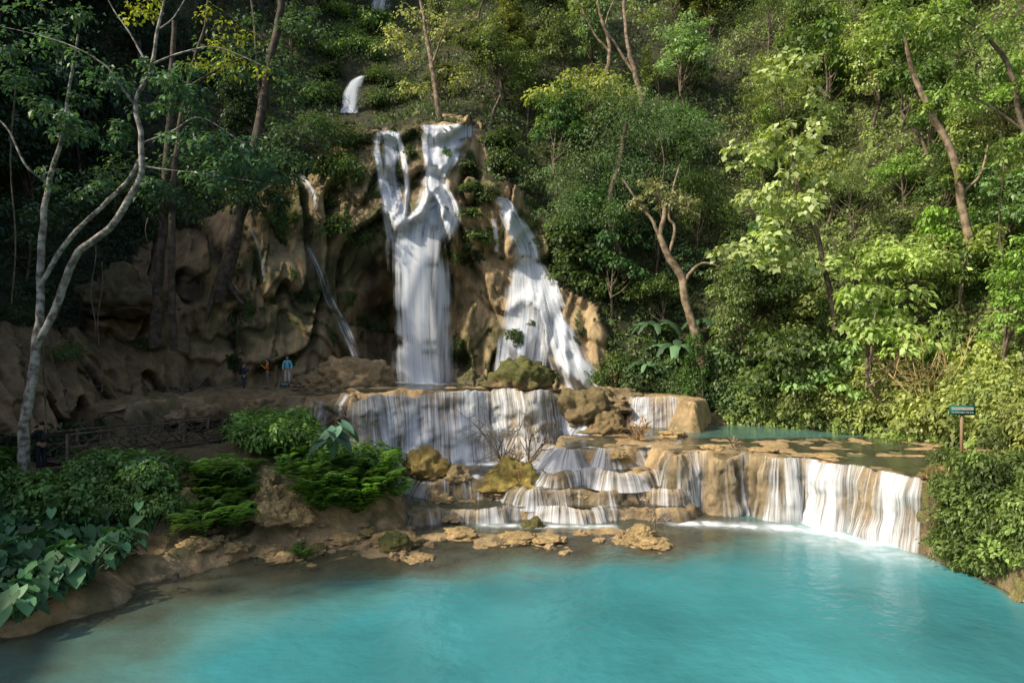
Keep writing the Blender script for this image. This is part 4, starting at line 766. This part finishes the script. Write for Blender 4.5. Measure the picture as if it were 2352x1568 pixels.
def person(loc,rot,label,jc,tc,s=1.,raise_=False,pack=None,shoe=(.05,.05,.05)):
    e=bpy.data.objects.new('person',None); COL.objects.link(e); e.location=loc; e.rotation_euler=(0,0,rot); e.scale=(s,s,s); e["label"]=label; e["category"]="person"
    v=[(0,0,.93),(0,0,1.1),(0,.0,1.3),(0,.01,1.45),(0,-.005,1.55),(0,-.01,1.66),(0,-.02,1.70),(0,-.115,1.60)]
    E=[(0,1),(1,2),(2,3),(3,4),(4,5),(5,6),(4,7)]; r=[(.14,.1),(.125,.09),(.15,.1),(.05,.05),(.075,.085),(.085,.095),(.05,.055),(.014,.014)]
    arms={}
    for sg in(-1,1):
        b=len(v); 
        if raise_: el=(sg*.24,-.08,1.15); wr=(sg*.08,-.30,1.34)
        else: el=(sg*.25,.02,1.13); wr=(sg*.26,-.08,.9)
        v+=[(sg*.17,0,1.40),el,wr]; E+=[(2,b),(b,b+1),(b+1,b+2)]; r+=[.06,.045,.03]
        w=np.array(wr); fd=unit((w-np.array(el))[None])[0]; sd=np.array([0,1.,0]) if not raise_ else np.array([1.,0,0]); inn=np.array([-sg,0,0]) if not raise_ else np.array([0,0,-1.])
        pl=len(v); v.append(tuple(w+fd*.07)); E.append((b+2,pl)); r.append((.026,.036))
        for k,l in enumerate((.075,.085,.08,.06)):
            q=len(v); base=w+fd*.09+sd*(k-1.5)*.02; v+=[tuple(base),tuple(base+fd*l*.5+inn*.008),tuple(base+fd*l*.85+inn*.03)]; E+=[(pl,q),(q,q+1),(q+1,q+2)]; r+=[.009,.009,.007]
        q=len(v); base=w+fd*.03-sd*.03; v+=[tuple(base),tuple(base+fd*.035-sd*.025+inn*.015)]; E+=[(pl,q),(q,q+1)]; r+=[.012,.009]
        arms[sg]=(el,wr)
        c=len(v); v+=[(sg*.095,0,.88),(sg*.11,-.02,.5),(sg*.12,.02,.1),(sg*.13,-.13,.04)]; E+=[(0,c),(c,c+1),(c+1,c+2),(c+2,c+3)]; r+=[.085,.058,.04,(.04,.03)]
    skin('body',v,E,r,M_skin,e)
    mj=flat('jacket_cloth',jc);mt=flat('trouser_cloth',tc)
    v=[(0,0,.95),(0,0,1.12),(0,0,1.3),(0,0,1.44)];E=[(0,1),(1,2),(2,3)];r=[(.17,.13),(.16,.12),(.18,.13),(.075,.075)]
    for sg in(-1,1):
        el,wr=arms[sg]; b=len(v); v+=[(sg*.175,0,1.40),el,wr]; E+=[(2,b),(b,b+1),(b+1,b+2)]; r+=[.08,.062,.046]
    skin('jacket',v,E,r,mj,e)
    v=[(0,0,.95)];E=[];r=[(.16,.125)]
    for sg in(-1,1): b=len(v); v+=[(sg*.1,0,.84),(sg*.11,-.02,.5),(sg*.12,.02,.12)]; E+=[(0,b),(b,b+1),(b+1,b+2)]; r+=[.105,.078,.062]
    skin('trousers',v,E,r,mt,e)
    for sg in(-1,1): skin('shoe',[(sg*.12,.05,.05),(sg*.125,-.05,.045),(sg*.13,-.17,.035)],[(0,1),(1,2)],[.05,.052,.04],flat('shoe_leather',shoe),e)
    skin('hair',[(0,.03,1.58),(0,.025,1.66),(0,.0,1.735)],[(0,1),(1,2)],[(.085,.075),(.1,.09),(.065,.07)],M_hair,e)
    for sg in(-1,1): skin('eye',[(sg*.033,-.098,1.632),(sg*.033,-.103,1.632)],[(0,1)],[.011,.008],M_eye,e)
    if pack:
        p=bpy.data.objects.new('backpack',None); COL.objects.link(p); m=Matrix.Rotation(rot,4,'Z'); p.location=Vector(loc)+m@Vector((0,.19*s,1.22*s)); p.rotation_euler=(0,0,rot); p.scale=(s,s,s)
        p["label"]=pack[1]; p["category"]="backpack"
        mp=flat('pack_cloth',pack[0]); skin('bag',[(0,0,-.2),(0,.02,0),(0,0,.2)],[(0,1),(1,2)],[(.15,.09),(.16,.1),(.12,.07)],mp,p,sub=2)
        for sg in(-1,1): skin('strap',[(sg*.1,-.04,.2),(sg*.11,-.2,.22),(sg*.11,-.34,.05),(sg*.13,-.22,-.15),(sg*.12,-.03,-.18)],[(0,1),(1,2),(2,3),(3,4)],[.02]*5,mp,p)
    return e
def gp(px,py,d):
    x,y,_=P(px,py,d); h=BV.ray_cast(Vector((x,y,9)),Vector((0,0,-1))); z=G1(x,y); return (x,y,max(z,h[0].z if h[0] is not None and h[0].z<6 else z))
person(gp(560,902,40),2.0,'person in dark clothes with a backpack looking aside',(.03,.04,.07),(.03,.05,.11),raise_=True,pack=((.015,.015,.02),'dark backpack worn on a back'))
person(gp(614,900,40),-1.2,'person in an orange top holding up a device',(.5,.14,.03),(.15,.14,.11),raise_=True,pack=((.02,.02,.02),'black backpack worn over an orange top'))
l=gp(660,882,41.6); person((l[0],l[1],l[2]+.22),.1,'person in a light blue jacket and pale trousers posing',(.14,.6,.8),(.6,.58,.55),pack=((.03,.05,.06),'small dark backpack with shoulder straps'))
x,y,_=P(95,1075,23.6); person((x,y,G1(x,y)),-1.9,'person in dark clothes standing at the footbridge end',(.015,.015,.02),(.02,.025,.035),raise_=True,pack=((.02,.02,.025),'dark backpack worn over a dark jacket'))
for i,pl in enumerate([[(390,890),(440,900),(490,880),(505,860)],[(230,975),(260,960),(290,975),(310,1000)],[(400,850),(420,870),(440,895)],[(150,900),(230,890),(300,905)],[(1260,910),(1300,900),(1350,950),(1400,1000)]]):
    q=[]
    for px,py in pl:
        h=hitc(px,py); g=hitg(px,py,18); k=g if h is None or g[1]<h[1] else h; q.append(k)
    q=smoothpl(q,4); o=q[0].copy(); v,f=tube(q-o+[0,0,.05],np.full(len(q),.09),6); ob('root',mk('root',v,f,M_bark),loc=o,label='exposed woody root snaking over the ground',cat='root')
# ---------- light, sky, camera
S=Vector((.70,.32,-.64)).normalized()
sun=bpy.data.lights.new('sun','SUN'); sun.energy=5; sun.angle=math.radians(1.0); sun.color=(1,.90,.72); so=bpy.data.objects.new('sun',sun); COL.objects.link(so); so.rotation_euler=S.to_track_quat('-Z','Y').to_euler()
w=bpy.data.worlds.new('World'); bpy.context.scene.world=w; w.use_nodes=True; nt=w.node_tree; sk=nt.nodes.new('ShaderNodeTexSky'); sk.sky_type='NISHITA'; sk.sun_disc=False
sk.sun_elevation=math.asin(-S.z); sk.sun_rotation=math.atan2(-S.x,-S.y); sk.dust_density=3.; bg=nt.nodes['Background']; bg.inputs[1].default_value=.19; nt.links.new(sk.outputs[0],bg.inputs[0])
cam=bpy.data.cameras.new('camera'); cam.lens=24; cam.sensor_width=36; cam.clip_end=400; co=bpy.data.objects.new('camera',cam); COL.objects.link(co); co.location=(0,0,H); co.rotation_euler=(math.pi/2,0,0); bpy.context.scene.camera=co
sc=bpy.context.scene; sc.view_settings.view_transform='Standard'; sc.view_settings.look='None'; sc.view_settings.exposure=0
